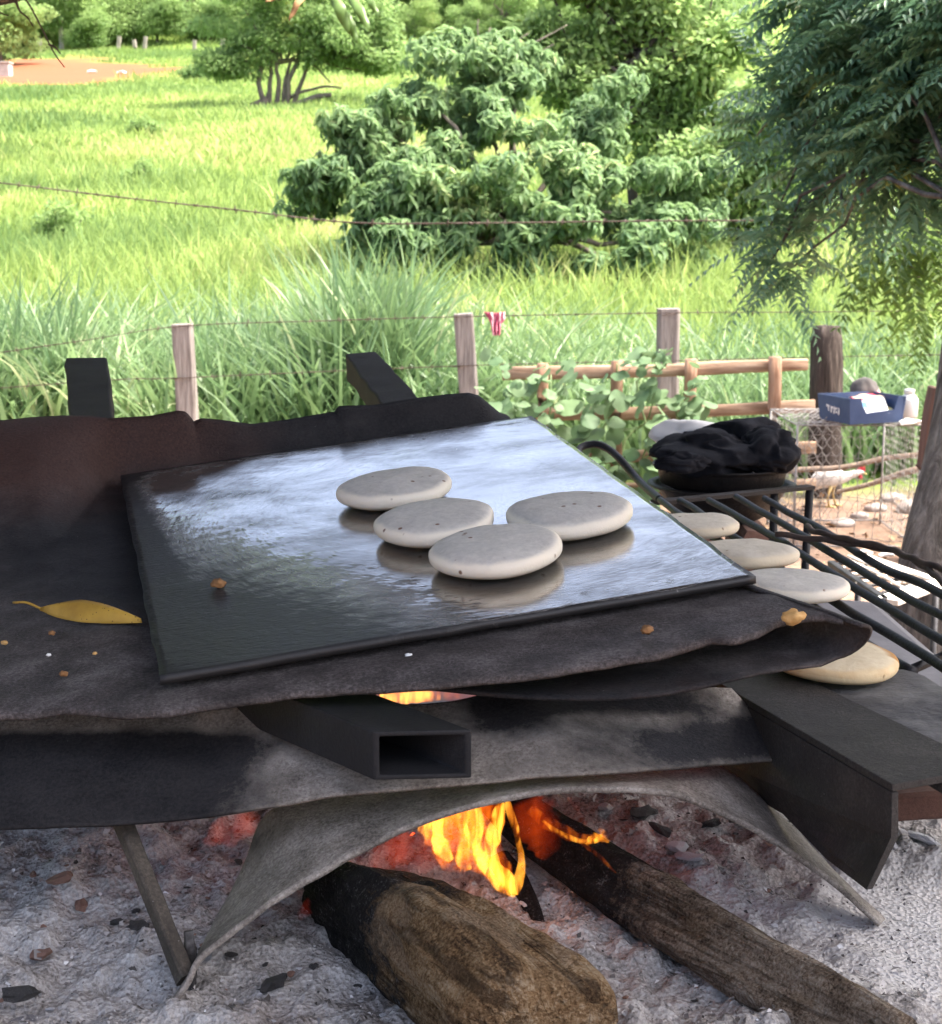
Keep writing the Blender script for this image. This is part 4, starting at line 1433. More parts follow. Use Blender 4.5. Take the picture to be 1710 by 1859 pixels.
def log(name, path, rad, char_at, label, seed, seg=64, nlen=130, parts=True):
    P = cr(path, nlen)
    L = np.concatenate([[0], np.cumsum(np.linalg.norm(np.diff(P, axis=0), axis=1))])
    r = np.interp(L / L[-1], [q[0] for q in rad], [q[1] for q in rad])
    V, F = tube_geo(P, r, seg)
    nv = len(V) - 2
    cen = np.repeat(P, seg, 0)
    out = V[:nv] - cen
    a = np.tile(np.arange(seg), nlen) / seg * 2 * math.pi
    l_ = np.repeat(L, seg)
    Q = np.stack([np.cos(a) * .9, np.sin(a) * .9, l_ * 9], -1)
    f = (fbm(Q, 1.4, seed, 4) - .5) * .42 + (fbm(Q * [5, 5, 1.0], 1.6, seed + 5, 3) - .5) * .16 + (np.abs(fbm(Q * [3, 3, 1.3], 1.8, seed + 9, 3) - .5)) * .22
    f = f + .15 * np.cos(3 * a + seed + l_ * 2) + .08 * np.cos(5 * a + 2 * seed - l_ * 5) - .04
    V[:nv] += out * f[:, None]
    ch = np.append(np.interp(l_ / L[-1], [q[0] for q in char_at], [q[1] for q in char_at]), [char_at[0][1], char_at[-1][1]])
    d = unit(P[-1] - P[0])
    rot = math.atan2(d[1], d[0]) - math.pi / 2
    me_v = V - P[0]
    c_, s_2 = math.cos(-rot), math.sin(-rot)
    loc = np.stack([me_v[:, 0] * c_ - me_v[:, 1] * s_2, me_v[:, 0] * s_2 + me_v[:, 1] * c_, me_v[:, 2]], -1)
    me = bpy.data.meshes.new(name)
    me.from_pydata([tuple(q) for q in loc], [], clean(F))
    for p in me.polygons:
        p.use_smooth = True
    at = me.attributes.new('char', 'FLOAT', 'POINT')
    at.data.foreach_set('value', ch.astype(np.float32))
    me.materials.append(log_m.m)
    o = link(name, me)
    o.location = tuple(P[0])
    o.rotation_euler = (0, 0, rot)
    return tag(o, label, 'log')


lz = HZ + .075
big_log = log('firewood_log', [AZ(588, 1622, lz - .030), AZ(700, 1665, lz - .012), AZ(825, 1742, lz - .004), AZ(945, 1848, lz - .010), AZ(972, 1900, lz - .014)],
              [(0, .014), (.05, .030), (.2, .038), (.45, .044), (.85, .052), (.95, .053), (.975, .050), (1, .034)], [(0, 1.1), (.32, .95), (.52, .45), (.7, .12), (1, .0)], 'thick short log with a charred end burning under the griddle', 60)
log('firewood_log', [AZ(870, 1425, HZ + .09), AZ(960, 1495, HZ + .065), AZ(1100, 1590, HZ + .047), AZ(1290, 1712, HZ + .037), AZ(1480, 1828, HZ + .033), AZ(1640, 1930, HZ + .033)],
    [(0, .014), (.1, .022), (.35, .026), (.6, .027), (.85, .028), (1, .028)], [(0, 1.0), (.36, .92), (.46, .45), (.55, .05), (1, .0)], 'long slender log with peeling bark reaching out of the fire', 70)
_l2 = bpy.data.objects['firewood_log.001']
_m2 = log_m.m.copy()
_m2.name = 'grey_bark'
for nd in _m2.node_tree.nodes:
    if nd.type == 'VALTORGB' and len(nd.color_ramp.elements) == 4 and abs(nd.color_ramp.elements[0].color[0] - .05) < 1e-4:
        for el, c_ in zip(nd.color_ramp.elements, ((.07, .05, .036), (.25, .18, .125), (.44, .345, .26), (.64, .555, .46))):
            el.color = c_ + (1,)
_l2.data.materials[0] = _m2
rot_p = [AZ(905, 1560, HZ + .05), AZ(960, 1640, HZ + .028), AZ(985, 1690, HZ + .018)]
log('charred_stick', rot_p, [(0, .010), (.3, .012), (1, .004)], [(0, 1.2), (1, 1.2)], 'thin charred stick between the two logs', 75, 14, 30)

# ================================================================== sheet metal of the stove
def sheet_mat(name, cols, soot_cols=((.006, .006, .008), (.036, .034, .035)), rough=.75, bump=.5, scale=20, speck=True):
    m = NT(name)
    v = m.co()
    n1 = m.noise(v, scale, 8, .68)
    n2 = m.noise(v, 340, 4, .75)
    base = m.ramp(m.mix(.5, n1, n2), cols)
    soot = m.attr('soot')
    sf = m.ramp(m.math('ADD', soot, m.math('MULTIPLY', m.math('SUBTRACT', m.mix(.4, m.noise(v, 22, 8, .75), n2), .5), 2.2)), [(.22, 0.0), (.78, 1.0)])
    sc = m.ramp(m.mix(.55, n1, n2), [(.38, soot_cols[0]), (.64, soot_cols[1])])
    c = m.mix(sf, base, sc)
    rust = m.attr('rust')
    rf = m.ramp(m.math('ADD', rust, m.math('MULTIPLY', m.math('SUBTRACT', m.noise(v, 16, 6, .7), .5), .8)), [(.2, 0.0), (1.0, .75)])
    c = m.mix(rf, c, m.ramp(n2, [(.3, (.04, .019, .014)), (.7, (.11, .052, .038))]))
    if speck:
        sp = m.ramp(m.vor(v, 190), [(.035, 1.0), (.07, 0.0)])
        pick = m.ramp(m.noise(v, 70, 2, .5), [(.60, 0.0), (.66, .8)])
        c = m.mix(m.math('MULTIPLY', sp, pick), c, (.6, .58, .56))
    m.p(col=c, rough=rough, spec=.3, metal=.0, nor=m.bump(m.math('ADD', n1, m.math('MULTIPLY', n2, .8)), bump, .003))
    return m.m


tray_m = sheet_mat('tray_iron', [(.37, (.022, .019, .018)), (.5, (.065, .056, .054)), (.63, (.16, .142, .138))], rough=.75, bump=.9)
apron_m = sheet_mat('ashy_iron', [(.37, (.075, .064, .054)), (.5, (.22, .195, .17)), (.62, (.40, .365, .325))], rough=.9, bump=.8)
black_iron = sheet_mat('black_iron', [(.3, (.008, .008, .009)), (.55, (.016, .016, .018)), (.75, (.035, .033, .033))], rough=.7)
brown_iron = sheet_mat('scaled_iron', [(.3, (.016, .014, .013)), (.52, (.036, .032, .029)), (.72, (.085, .075, .066))], rough=.8, bump=.7)

TH = -.013
s_ = lambda px, py, h=TH: st_of(PL(px, py, h))


def lip_sh(px, py, t=.735):
    q = on_plane(px, py, G(0, t, 0), E2)
    v = q - GO
    return v @ E1, v @ GN


lip = sorted(lip_sh(*q) for q in ((-160, 778), (0, 766), (60, 760), (115, 757), (200, 757), (270, 753), (322, 743), (336, 745), (350, 763), (366, 757), (400, 760), (455, 768), (520, 760), (560, 753), (608, 745), (614, 735), (680, 733), (760, 720), (810, 714), (850, 711), (868, 716), (905, 747), (940, 757)))
lip_s, lip_h = np.array([q[0] for q in lip]), np.array([q[1] for q in lip])
fe = [s_(*q) for q in ((-190, 1306), (0, 1291), (60, 1290), (110, 1282), (170, 1284), (230, 1290), (300, 1284), (400, 1271), (480, 1262), (560, 1252), (640, 1245), (720, 1240), (800, 1236), (860, 1230), (930, 1222), (1000, 1215), (1060, 1206), (1130, 1196), (1190, 1190), (1250, 1172), (1290, 1160), (1330, 1163), (1370, 1152), (1410, 1132), (1440, 1126), (1500, 1122), (1556, 1138))]
fe = np.array(sorted(fe))
ra, rb = s_(905, 748), s_(1562, 1140)
sR = lambda t: np.interp(t, [rb[1], .012, .05, ra[1]], [rb[0], .500, .497, ra[0]])
sL = s_(-190, 1306)[0]
M_, N_ = 110, 220
rows = np.zeros((M_, N_, 3))
u = np.linspace(0, 1, N_)
for i in range(M_):
    w = i / (M_ - 1)
    t0 = .735 + 0 * u
    sv = sL + (sR(.735) - sL) * u
    for _ in range(4):
        tf = np.interp(sv, fe[:, 0], fe[:, 1])
        tt = .735 + (tf - .735) * w
        sv = sL + (sR(tt) - sL) * u
    st0 = .42 + .262 * sstep(-.10, .005, sv)
    hl = np.interp(sv, lip_s, lip_h)
    h = TH + (hl - TH) * sstep(st0, .735, tt) ** 1.15
    free = np.maximum(sstep(.0, -.03, sv), sstep(.0, -.03, tt))
    P3 = np.stack([sv, tt, 0 * sv], -1)
    h = h + free * ((fbm(P3, 11, 61) - .5) * .007 + (fbm(P3, 60, 63) - .5) * .0015) * (1 - sstep(.6, .73, tt))
    h = h - .003 * (1 - free)
    h = h - sstep(.96, 1.0, w) ** 2 * .002 * sstep(.42, .3, sv)
    rows[i] = GO + sv[:, None] * E1 + tt[:, None] * E2 + h[:, None] * GN
ext = []
for dt, dh in ((-.0005, -.0015), (.0, -.0035)):
    ext.append(rows[-1] + dt * E2 + dh * GN)
rows = np.concatenate([rows, np.array(ext)])
pxy = np.array([to_px(q) for q in rows.reshape(-1, 3)])
PX, PY = pxy[:, 0], pxy[:, 1]
STT = np.array([st_of(q) for q in rows.reshape(-1, 3)])
soot = .42 + .75 * np.exp(-((PX - 190) / 190) ** 2 - ((PY - 1010) / 95) ** 2) + .45 * sstep(900, 800, PY) - .6 * sstep(1130, 1240, PY) * sstep(900, 500, PX) - .25 * sstep(1050, 1150, PY)
rust = .95 * sstep(1000, 800, PY) * sstep(640, 250, PX) + .20 * sstep(900, 1300, PX) + .15 * sstep(1140, 1200, PY) + .35 * np.exp(-((PX - 60) / 120) ** 2 - ((PY - 880) / 90) ** 2)
to_ = sheet('iron_tray', rows, tray_m, .002, None, {'soot': np.clip(soot, 0, 1.2), 'rust': rust})
tag(to_, 'sooty bent iron sheet lying under the griddle as a tray', 'metal sheet')
# its right end, folded over and under
K = 26
path = []
rc = .0165
for k in range(K):
    f_ = k / (K - 1)
    if f_ < .45:
        a = f_ / .45 * math.pi
        path.append((rc * math.sin(a), -rc * (1 - math.cos(a)), f_))
    else:
        g = (f_ - .45) / .55
        path.append((-.38 * g, -2 * rc + .006 * math.sin(g * 9) * g + .012 * g, f_))
ncol = 30
Pf = np.zeros((K, ncol, 3))
e2l = np.array(sorted(s_(*q, TH - 2 * rc) for q in ((600, 1243), (700, 1250), (780, 1262), (860, 1268), (1000, 1274), (1130, 1270), (1250, 1262), (1320, 1244), (1380, 1228), (1440, 1214), (1510, 1203), (1560, 1178))))
for k, (ds, dh, f_) in enumerate(path):
    sb_ = rb[0] + ds
    if f_ < .45:
        tf = rb[1] + (np.interp(rb[0], e2l[:, 0], e2l[:, 1]) - rb[1]) * sstep(0, .45, f_)
    else:
        tf = float(np.interp(sb_, e2l[:, 0], e2l[:, 1]))
    tt = np.linspace(tf, .16, ncol)
    sv = sR(tt) + ds
    hh = TH + dh + (fbm(np.stack([sv, tt], -1), 30, 71) - .5) * .003
    Pf[k] = GO + sv[:, None] * E1 + tt[:, None] * E2 + hh[:, None] * GN
pf = Pf.reshape(-1, 3)
ppx = np.array([to_px(q) for q in pf])
sheet('folded_end', Pf, tray_m, .003, to_, {'soot': .35 + .5 * sstep(1200, 1240, ppx[:, 1]) + .3 * sstep(1150, 950, ppx[:, 0]), 'rust': np.full(len(pf), .25)})

# apron below the tray
def sheet_between(name, top, bot, mat, m=40, n=150, mid=None, attrs=None, thick=.003, noise=.004, parent=None, nsc=18):
    A, B = cr([AY(*q) for q in top], n), cr([AY(*q) for q in bot], n)
    Pg = np.zeros((m, n, 3))
    for i in range(m):
        f_ = i / (m - 1)
        Pg[i] = A * (1 - f_) + B * f_
        if mid is not None:
            Pg[i] += mid(f_, np.linspace(0, 1, n))
    nz_ = np.cross(np.gradient(Pg, axis=0), np.gradient(Pg, axis=1))
    nz_ = unit(nz_)
    Pg = Pg + nz_ * ((fbm(Pg, nsc, 81)[..., None] - .5) * noise * 2)
    pp = np.array([to_px(q) for q in Pg.reshape(-1, 3)])
    at = attrs(pp[:, 0], pp[:, 1]) if attrs else {'soot': np.zeros(m * n), 'rust': np.zeros(m * n)}
    return sheet(name, Pg, mat, thick, parent, at)


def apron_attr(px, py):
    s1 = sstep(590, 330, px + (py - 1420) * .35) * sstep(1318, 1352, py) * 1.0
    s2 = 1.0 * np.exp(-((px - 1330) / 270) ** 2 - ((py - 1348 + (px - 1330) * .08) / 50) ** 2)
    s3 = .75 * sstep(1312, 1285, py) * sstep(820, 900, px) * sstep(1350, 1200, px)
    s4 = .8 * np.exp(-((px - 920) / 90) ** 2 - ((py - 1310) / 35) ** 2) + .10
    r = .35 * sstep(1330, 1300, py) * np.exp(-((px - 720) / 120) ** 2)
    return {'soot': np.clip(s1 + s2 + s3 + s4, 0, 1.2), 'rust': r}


apron = sheet_between('stove_apron',
                      [(-190, 1298, 1.31), (0, 1290, 1.31), (250, 1282, 1.31), (300, 1296, 1.31), (345, 1298, 1.31), (390, 1274, 1.31), (500, 1268, 1.31), (580, 1284, 1.31), (700, 1284, 1.31), (820, 1276, 1.31), (930, 1252, 1.32), (1060, 1257, 1.33), (1180, 1258, 1.34), (1260, 1252, 1.35), (1325, 1254, 1.36)],
                      [(-190, 1515, 1.17), (0, 1506, 1.18), (120, 1502, 1.18), (240, 1496, 1.185), (400, 1480, 1.19), (500, 1466, 1.195), (640, 1446, 1.20), (850, 1426, 1.205), (1000, 1413, 1.21), (1100, 1406, 1.215), (1250, 1397, 1.25), (1360, 1388, 1.29), (1440, 1381, 1.31)],
                      apron_m, attrs=apron_attr, noise=.003)
tag(apron, 'bent ash dusted iron sheet with soot stains hanging under the tray', 'metal sheet')
shell = sheet_between('arched_shell',
                      [(322, 1815, 1.125), (352, 1765, 1.16), (400, 1670, 1.22), (455, 1570, 1.27), (500, 1478, 1.29), (640, 1440, 1.285), (850, 1418, 1.285), (1000, 1405, 1.29), (1130, 1396, 1.30), (1250, 1391, 1.32), (1300, 1398, 1.335), (1370, 1448, 1.34), (1450, 1525, 1.33), (1530, 1608, 1.31), (1600, 1676, 1.285)],
                      [(285, 1872, 1.10), (345, 1790, 1.115), (372, 1742, 1.125), (460, 1668, 1.145), (560, 1602, 1.165), (660, 1547, 1.18), (770, 1498, 1.19), (880, 1463, 1.20), (1000, 1444, 1.205), (1100, 1438, 1.21), (1180, 1444, 1.215), (1260, 1463, 1.225), (1350, 1503, 1.235), (1430, 1551, 1.245), (1510, 1612, 1.255), (1592, 1684, 1.265)],
                      apron_m, 26, 150, attrs=lambda px, py: {'soot': .1 + .5 * np.exp(-((px - 460) / 40) ** 2 - ((py - 1530) / 40) ** 2), 'rust': .25 * np.exp(-((px - 330) / 120) ** 2 - ((py - 1780) / 120) ** 2) + .2 * np.exp(-((px - 520) / 90) ** 2 - ((py - 1500) / 40) ** 2)}, thick=.0045, noise=.003)
tag(shell, 'grey iron shell arching over the fire opening', 'metal sheet')
V, F = rough_prism([AY(222, 1490, 1.215), AY(282, 1640, 1.17), AY(338, 1778, 1.13)], .012, .016, 14, 9, .12)
tag(py_obj('steel_strip', V, F, sheet_mat('strip_iron', [(.3, (.02, .017, .014)), (.5, (.06, .05, .04)), (.72, (.16, .135, .105))])), 'narrow dark steel strip slanting down to the foot of the arch', 'metal strip')
V, F = rough_prism([AY(345, 1800, 1.15), AY(347, 1745, 1.155), AY(343, 1690, 1.16)], .008, .006, 8, 10, .3)
tag(py_obj('charred_chip', V, F, char_m), 'upright charred chip inside the angle of the arch', 'charcoal')

# rectangular tube lying under the tray
tA, tB = AY(768, 1371, 1.155), AY(420, 1279, 1.36)
tB[2] = tA[2] + .002
d = unit(tB - tA)
tB = tA + d * .62
sd_ = unit(np.cross(d, [0, 0, 1.0]))
w, h, th = .060, .038, .004
def rect(p, a, b): return [p + sd_ * x * a / 2 + np.array([0, 0, 1.0]) * z * b / 2 for x, z in ((-1, -1), (1, -1), (1, 1), (-1, 1))]
# the mouth is cut square to the view, so shift the ring along the tube
def mouth(p, a, b):
    out = []
    for q in rect(p, a, b):
        k_ = (p[1] - q[1]) / d[1] * .85
        out.append(q + d * k_)
    return out
V = mouth(tA, w, h) + rect(tB, w, h) + mouth(tA, w - 2 * th, h - 2 * th) + rect(tB, w - 2 * th, h - 2 * th)
F = []
for i in range(4):
    j = (i + 1) % 4
    F += [(i, j, j + 4, i + 4), (8 + j, 8 + i, 12 + i, 12 + j), (j, i, 8 + i, 8 + j), (4 + i, 4 + j, 12 + j, 12 + i)]
tag(py_obj('steel_tube', V, F, black_iron, None, False, .0015), 'black rectangular steel tube with its open end under the tray', 'steel tube')

# angle beam at the right: top flange and a tall web
fz = 1.148
q1, q2 = AZ(1318, 1247, fz), AZ(1620, 1424, fz)
d = unit(q2 - q1)
q0 = q1 - d * .25
fl = [AZ(1446, 1232, fz), AZ(1790, 1396, fz)]
V = [q0, q2, AZ(1800, 1392, fz), fl[0] - d * .2]
V = np.array(V)
V = np.vstack([V, V - [0, 0, .006]])
ao = empty('angle_beam', (q2[0], q2[1], HZ))
ab = np.array(ao.location)
py_obj('flange', V - ab, [(0, 1, 2, 3), (7, 6, 5, 4), (0, 4, 5, 1), (1, 5, 6, 2), (2, 6, 7, 3), (3, 7, 4, 0)], brown_iron, ao, False, .001)
nx = np.array([d[1], -d[0], 0])
wb = AY(1572, 1616, q2[1] - .012)
wb2 = AY(1616, 1520, q2[1] - .002)
V = np.array([q0 - [0, 0, .0065], q2 - [0, 0, .0065], wb2, wb, AY(1500, 1560, 1.235), AY(1420, 1478, 1.31), q0 - [0, 0, .10]])
V = np.vstack([V, V + nx * .006 * -1])
n = 7
py_obj('web', V - ab, [tuple(range(n)), tuple(range(2 * n - 1, n - 1, -1))] + [(i, i + n, (i + 1) % n + n, (i + 1) % n) for i in range(n)], brown_iron, ao, False, .001)
tag(ao, 'heavy dark angle beam jutting out at the right of the fire', 'steel beam')
V, F = rough_prism([AY(1560, 1465, 1.38), AY(1720, 1452, 1.38), AY(1900, 1450, 1.38)], .03, .026, 10, 12, .1)
tag(py_obj('rusty_bar', V, F, sheet_mat('rusty_iron', [(.3, (.05, .024, .018)), (.6, (.12, .06, .045)), (.8, (.2, .11, .08))])), 'rusty crossbar under the angle beam flange', 'steel bar')
slab_m = simple('charred_slab', (.035, .034, .036), (.085, .082, .082), 14, .95, .9, .008, c3=(.17, .165, .16), stretch=(.5, 1, 1))
zt = 1.142
pts = [AZ(1438, 1229, zt), AZ(1560, 1217, zt), AZ(1655, 1214, zt), AZ(1760, 1262, zt), AZ(1900, 1330, zt), AZ(1830, 1420, zt - .0), AZ(1640, 1335, zt), AZ(1520, 1275, zt)]
c0 = sum(pts) / len(pts)
ring = cr(pts + [pts[0]], 49)[:-1]
rws = []
for k, (sc_, dz) in enumerate(((.0, 0), (.5, 0), (.9, 0), (1.0, -.004), (1.0, -.03))):
    rws.append(c0 + (ring - c0) * sc_ + [0, 0, dz])
rws = np.array(rws)
rws[..., 2] += (fbm(rws[..., :2], 40, 91) - .5) * .007 * np.array([1, 1, 1, 1, .0])[:, None]
tag(py_obj('charred_plank', rws.reshape(-1, 3), grid_faces(5, 48, True), slab_m, None, True), 'rough charred plank lying at the end of the rack', 'plank')

# the two beam ends sticking out behind the tray
def rear_beam(pxs, h, thick, label):
    A = [PL(px, py, h) for px, py in pxs]          # far-left, far-right, near-right, near-left of the top face
    for a_, b_ in ((2, 1), (3, 0)):                 # run on to just behind the tray's lip
        ta, tb_ = st_of(A[a_])[1], st_of(A[b_])[1]
        A[a_] = A[b_] + (A[a_] - A[b_]) * ((.745 - tb_) / (ta - tb_))
    n1 = 12
    T = np.array([[A[0] * (1 - f_) + A[3] * f_, A[1] * (1 - f_) + A[2] * f_] for f_ in np.linspace(0, 1, n1)])
    V = np.concatenate([T[:, 0], T[:, 1], T[:, 1] - GN * thick, T[:, 0] - GN * thick])
    V = V.reshape(4, n1, 3).transpose(1, 0, 2)
    V = V + (fbm(V, 45, 95)[..., None] - .5) * .006
    F = grid_faces(n1, 4, True) + [(3, 2, 1, 0), tuple(4 * (n1 - 1) + k for k in range(4))]
    return tag(py_obj('support_beam', V.reshape(-1, 3), F, sheet_mat('beam_' + label[:4], [(.3, (.016, .014, .013)), (.6, (.035, .03, .028)), (.8, (.06, .052, .046))], rough=.85), None, False, .003), label, 'beam')


rear_beam([(118, 650), (195, 647), (204, 757), (125, 757)], .045, .05, 'blackened beam end standing up left of the sawn fence post')
rear_beam([(626, 643), (682, 638), (760, 720), (688, 728)], .0, .042, 'slanting black beam end sticking out behind the griddle')

# ================================================================== griddle
pm = NT('griddle_steel')
v = pm.co()
sx = pm.n('SeparateXYZ', {0: pm.map(v, (1, 1, 1), (-.36, -.36, 0))})
rad_ = pm.math('SQRT', pm.math('ADD', pm.math('MULTIPLY', sx.outputs[0], sx.outputs[0]), pm.math('MULTIPLY', sx.outputs[1], sx.outputs[1])))
ang = pm.math('ARCTAN2', sx.outputs[1], sx.outputs[0])
pol = pm.n('CombineXYZ', {0: pm.math('MULTIPLY', rad_, 3.2), 1: pm.math('MULTIPLY', ang, .55), 2: 0.0}).outputs[0]
brush = pm.noise(pol, 34, 7, .66, .35)
fine = pm.noise(v, 95, 5, .65)
crust = pm.noise(pm.map(v, (1, 2.2, 1)), 24, 8, .7, .3)
edge_a = pm.attr('edge')
worn = pm.attr('wet')
crm = pm.ramp(pm.math('ADD', edge_a, pm.math('MULTIPLY', pm.math('SUBTRACT', crust, .5), 1.5)), [(.42, 0.0), (.62, 1.0)])
streak = pm.noise(pm.n('CombineXYZ', {0: pm.math('MULTIPLY', rad_, 7.5), 1: pm.math('MULTIPLY', ang, .5), 2: 0.0}).outputs[0], 30, 6, .7, .25)
patch = pm.noise(pm.map(v, (1, 1.6, 1)), 7, 6, .68, .4)
dirty = pm.math('MULTIPLY', pm.ramp(pm.mix(.42, patch, streak), [(.44, 0.0), (.60, 1.0)]), pm.math('SUBTRACT', 1.0, pm.math('MULTIPLY', worn, .55)))
soot_refl = pm.ramp(pm.math('ADD', pm.attr('soot'), pm.math('MULTIPLY', pm.math('SUBTRACT', pm.mix(.5, streak, crust), .5), 1.6)), [(.30, 0.0), (.72, 1.0)])  # soot together with the dark reflection painted into the colour
dirty = pm.math('MAXIMUM', dirty, pm.math('MULTIPLY', soot_refl, 1.25))
clean_c = pm.ramp(streak, [(.3, (.38, .37, .35)), (.52, (.64, .625, .59)), (.7, (.78, .765, .725))])
colp = pm.mix(crm, pm.mix(pm.math('MULTIPLY', dirty, .72), clean_c, (.05, .05, .052)), (.022, .021, .021))
rgh = pm.mix(crm, pm.math('ADD', pm.ramp(streak, [(.3, .13), (.72, .05)]), pm.math('MULTIPLY', dirty, .22)), .5)
hgt = pm.math('ADD', pm.math('MULTIPLY', brush, pm.math('SUBTRACT', 1.0, pm.math('MULTIPLY', worn, .85))), pm.math('ADD', pm.math('MULTIPLY', fine, .10), pm.math('MULTIPLY', pm.math('MULTIPLY', crust, crm), 1.0)))
rip = pm.noise(pm.map(v, (1, 2.6, 1)), 85, 5, .7, .5)
nor1 = pm.bump(pm.math('ADD', hgt, pm.math('MULTIPLY', streak, .7)), .10, .0018)
nor2 = pm.bump(pm.math('MULTIPLY', pm.math('ADD', pm.math('MULTIPLY', crust, .6), rip), soot_refl), .42, .0022, nor1)
pm.p(col=pm.mix(pm.math('MULTIPLY', soot_refl, .8), colp, (.016, .016, .017)), rough=pm.math('ADD', rgh, pm.math('MULTIPLY', soot_refl, .08)), metal=pm.math('SUBTRACT', .9, pm.math('MAXIMUM', pm.math('MULTIPLY', crm, .8), pm.math('MULTIPLY', soot_refl, .75))), spec=.5, nor=nor2)
ng = 60
gx, gy = np.meshgrid(np.linspace(0, GW, 70), np.linspace(0, GL, 90))
e_ = np.minimum(np.minimum(gx, GW - gx), np.minimum(gy, GL - gy))
wob = lambda a, sd: (vnoise(np.stack([a * 30, a * 0 + sd], -1), 1.0, sd) - .5) * .0022
gx2 = gx + wob(gy, 3) * (np.abs(gx / GW - .5) * 2) ** 8 * np.sign(gx - GW / 2)
gy2 = gy + wob(gx, 4) * (np.abs(gy / GL - .5) * 2) ** 8 * np.sign(gy - GL / 2)
gz = (fbm(np.stack([gx, gy], -1), 6, 7) - .5) * .0016
far = sstep(GL - .09, GL - .01, gy) * .42 + sstep(.10, .0, gy) * .35 + sstep(.06, 0, gx) * .28
far = far + sstep(.004, 0, e_) * .45
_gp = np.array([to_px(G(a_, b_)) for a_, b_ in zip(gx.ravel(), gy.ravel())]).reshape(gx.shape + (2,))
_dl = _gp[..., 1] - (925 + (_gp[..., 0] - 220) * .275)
soot_refl_g = np.clip(.85 * sstep(-110, 150, _dl) * sstep(1250, 650, _gp[..., 0]) + .8 * sstep(.045, .0, gx) + .7 * sstep(-60, -140, _dl) * sstep(420, 300, _gp[..., 0]), 0, 1)  # dark roof and tree reflections painted in, along with a sooty left strip
wet = np.exp(-((gx - .34) / .17) ** 2 - ((gy - .30) / .22) ** 2)
pl = np_obj('griddle', np.stack([gx2, gy2, gz], -1).reshape(-1, 3), np.array(grid_faces(90, 70)), pm.m, None, True, {'edge': far.ravel(), 'wet': np.clip(wet, 0, 1).ravel(), 'soot': soot_refl_g.ravel()})  # the soot attribute here also carries the painted dark reflection
sm = pl.modifiers.new('thickness', 'SOLIDIFY')
sm.thickness, sm.offset = .007, -1.0
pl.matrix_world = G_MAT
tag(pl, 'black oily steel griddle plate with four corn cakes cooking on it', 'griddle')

# ================================================================== corn cakes
def cake_mat(name, toast=0.0, top=((.47, .445, .40), (.64, .605, .54)), side=(.80, .73, .60)):
    m = NT(name)
    v = m.co()
    rv_ = m.n('VectorMath', {0: v, 1: m.n('CombineXYZ', {0: m.math('MULTIPLY', m.n('ObjectInfo').outputs['Random'], 9.0)}).outputs[0]}, operation='ADD').outputs[0]
    n1 = m.noise(rv_, 38, 6, .65)
    n2 = m.noise(rv_, 170, 4, .7)
    tp = m.attr('top')
    c = m.mix(m.ramp(m.math('ADD', tp, m.math('MULTIPLY', m.math('SUBTRACT', n1, .5), .9)), [(.25, 0.0), (.7, 1.0)]), side, m.ramp(m.mix(.5, n1, n2), [(.35, top[0]), (.65, top[1])]))
    sp = m.ramp(m.vor(rv_, 60), [(.10, 1.0), (.16, 0.0)])
    pk = m.ramp(m.noise(rv_, 33, 2, .5), [(.53, 0.0), (.58, .9)])
    c = m.mix(m.math('MULTIPLY', sp, pk), c, (.16, .075, .035))
    if toast:
        rad_ = m.attr('rim')
        c = m.mix(m.ramp(m.math('ADD', rad_, m.math('MULTIPLY', m.math('SUBTRACT', n1, .5), .5)), [(.55, 0.0), (.85, .8), (1.0, .95)]), c, m.ramp(n1, [(.35, (.30, .11, .02)), (.65, (.50, .24, .06))]))
    m.p(col=c, rough=.8, spec=.2, nor=m.bump(m.math('ADD', n1, m.math('MULTIPLY', n2, .6)), .4, .003))
    m.set(m.b, 'Subsurface Weight', .12)
    m.set(m.b, 'Subsurface Radius', (.01, .007, .004))
    m.set(m.b, 'Subsurface Scale', .4)
    return m.m


dough = cake_mat('corn_dough')
baked = cake_mat('baked_dough', 0, ((.52, .46, .36), (.66, .60, .50)), (.66, .57, .42))
toasted = cake_mat('toasted_dough', 1.0, ((.62, .50, .32), (.74, .64, .46)), (.70, .55, .33))


def cake(name, c, R, T, nrm, mat, label, seed, rz=0.0, group=None):
    nr, sg = 26, 72
    prof = []
    for k in range(nr):
        a = math.pi * k / (nr - 1)
        r = abs(math.sin(a)) ** .52
        z = math.copysign(abs(math.cos(a)) ** .66, -math.cos(a))
        if z < 0:
            r *= 1 - .10 * (-z) ** 1.5
        prof.append((r, z))
    PR = np.array(prof)
    r, z = np.repeat(PR[:, 0], sg), np.repeat(PR[:, 1], sg)
    a = np.tile(np.arange(sg) * 2 * math.pi / sg, nr)
    f_ = 1 + .06 * (vnoise(np.stack([np.cos(a) * 1.3 + seed * 7, np.sin(a) * 1.3, 0 * a + seed], -1), 1.0, seed) - .5) * 2
    x, y = r * R * f_ * np.cos(a), r * R * f_ * np.sin(a)
    dz = (fbm(np.stack([x * 30 + seed, y * 30, z], -1), 1.0, seed) - .5) * .0045 * np.where(z > 0, 1, .2)
    V = np.stack([x, y, z * T / 2 * np.where(z > 0, 1, .95) + dz], -1)
    tops = sstep(.35, .95, z)
    rim = sstep(.5, 1.0, r) * sstep(-.6, .2, z) * np.where(np.cos(a - .3) > -.2, 1.0, .6)
    me = np_mesh(name, np.array(V), np.array(grid_faces(nr, sg, True)), mat, True, {'top': tops, 'rim': rim})
    o = link(name, me)
    q = Vector(nrm).to_track_quat('Z', 'Y')
    o.rotation_mode = 'QUATERNION'
    o.rotation_quaternion = q @ Matrix.Rotation(rz, 4, 'Z').to_quaternion()
    o.location = tuple(map(float, c))
    return tag(o, label, 'corn cake', group)


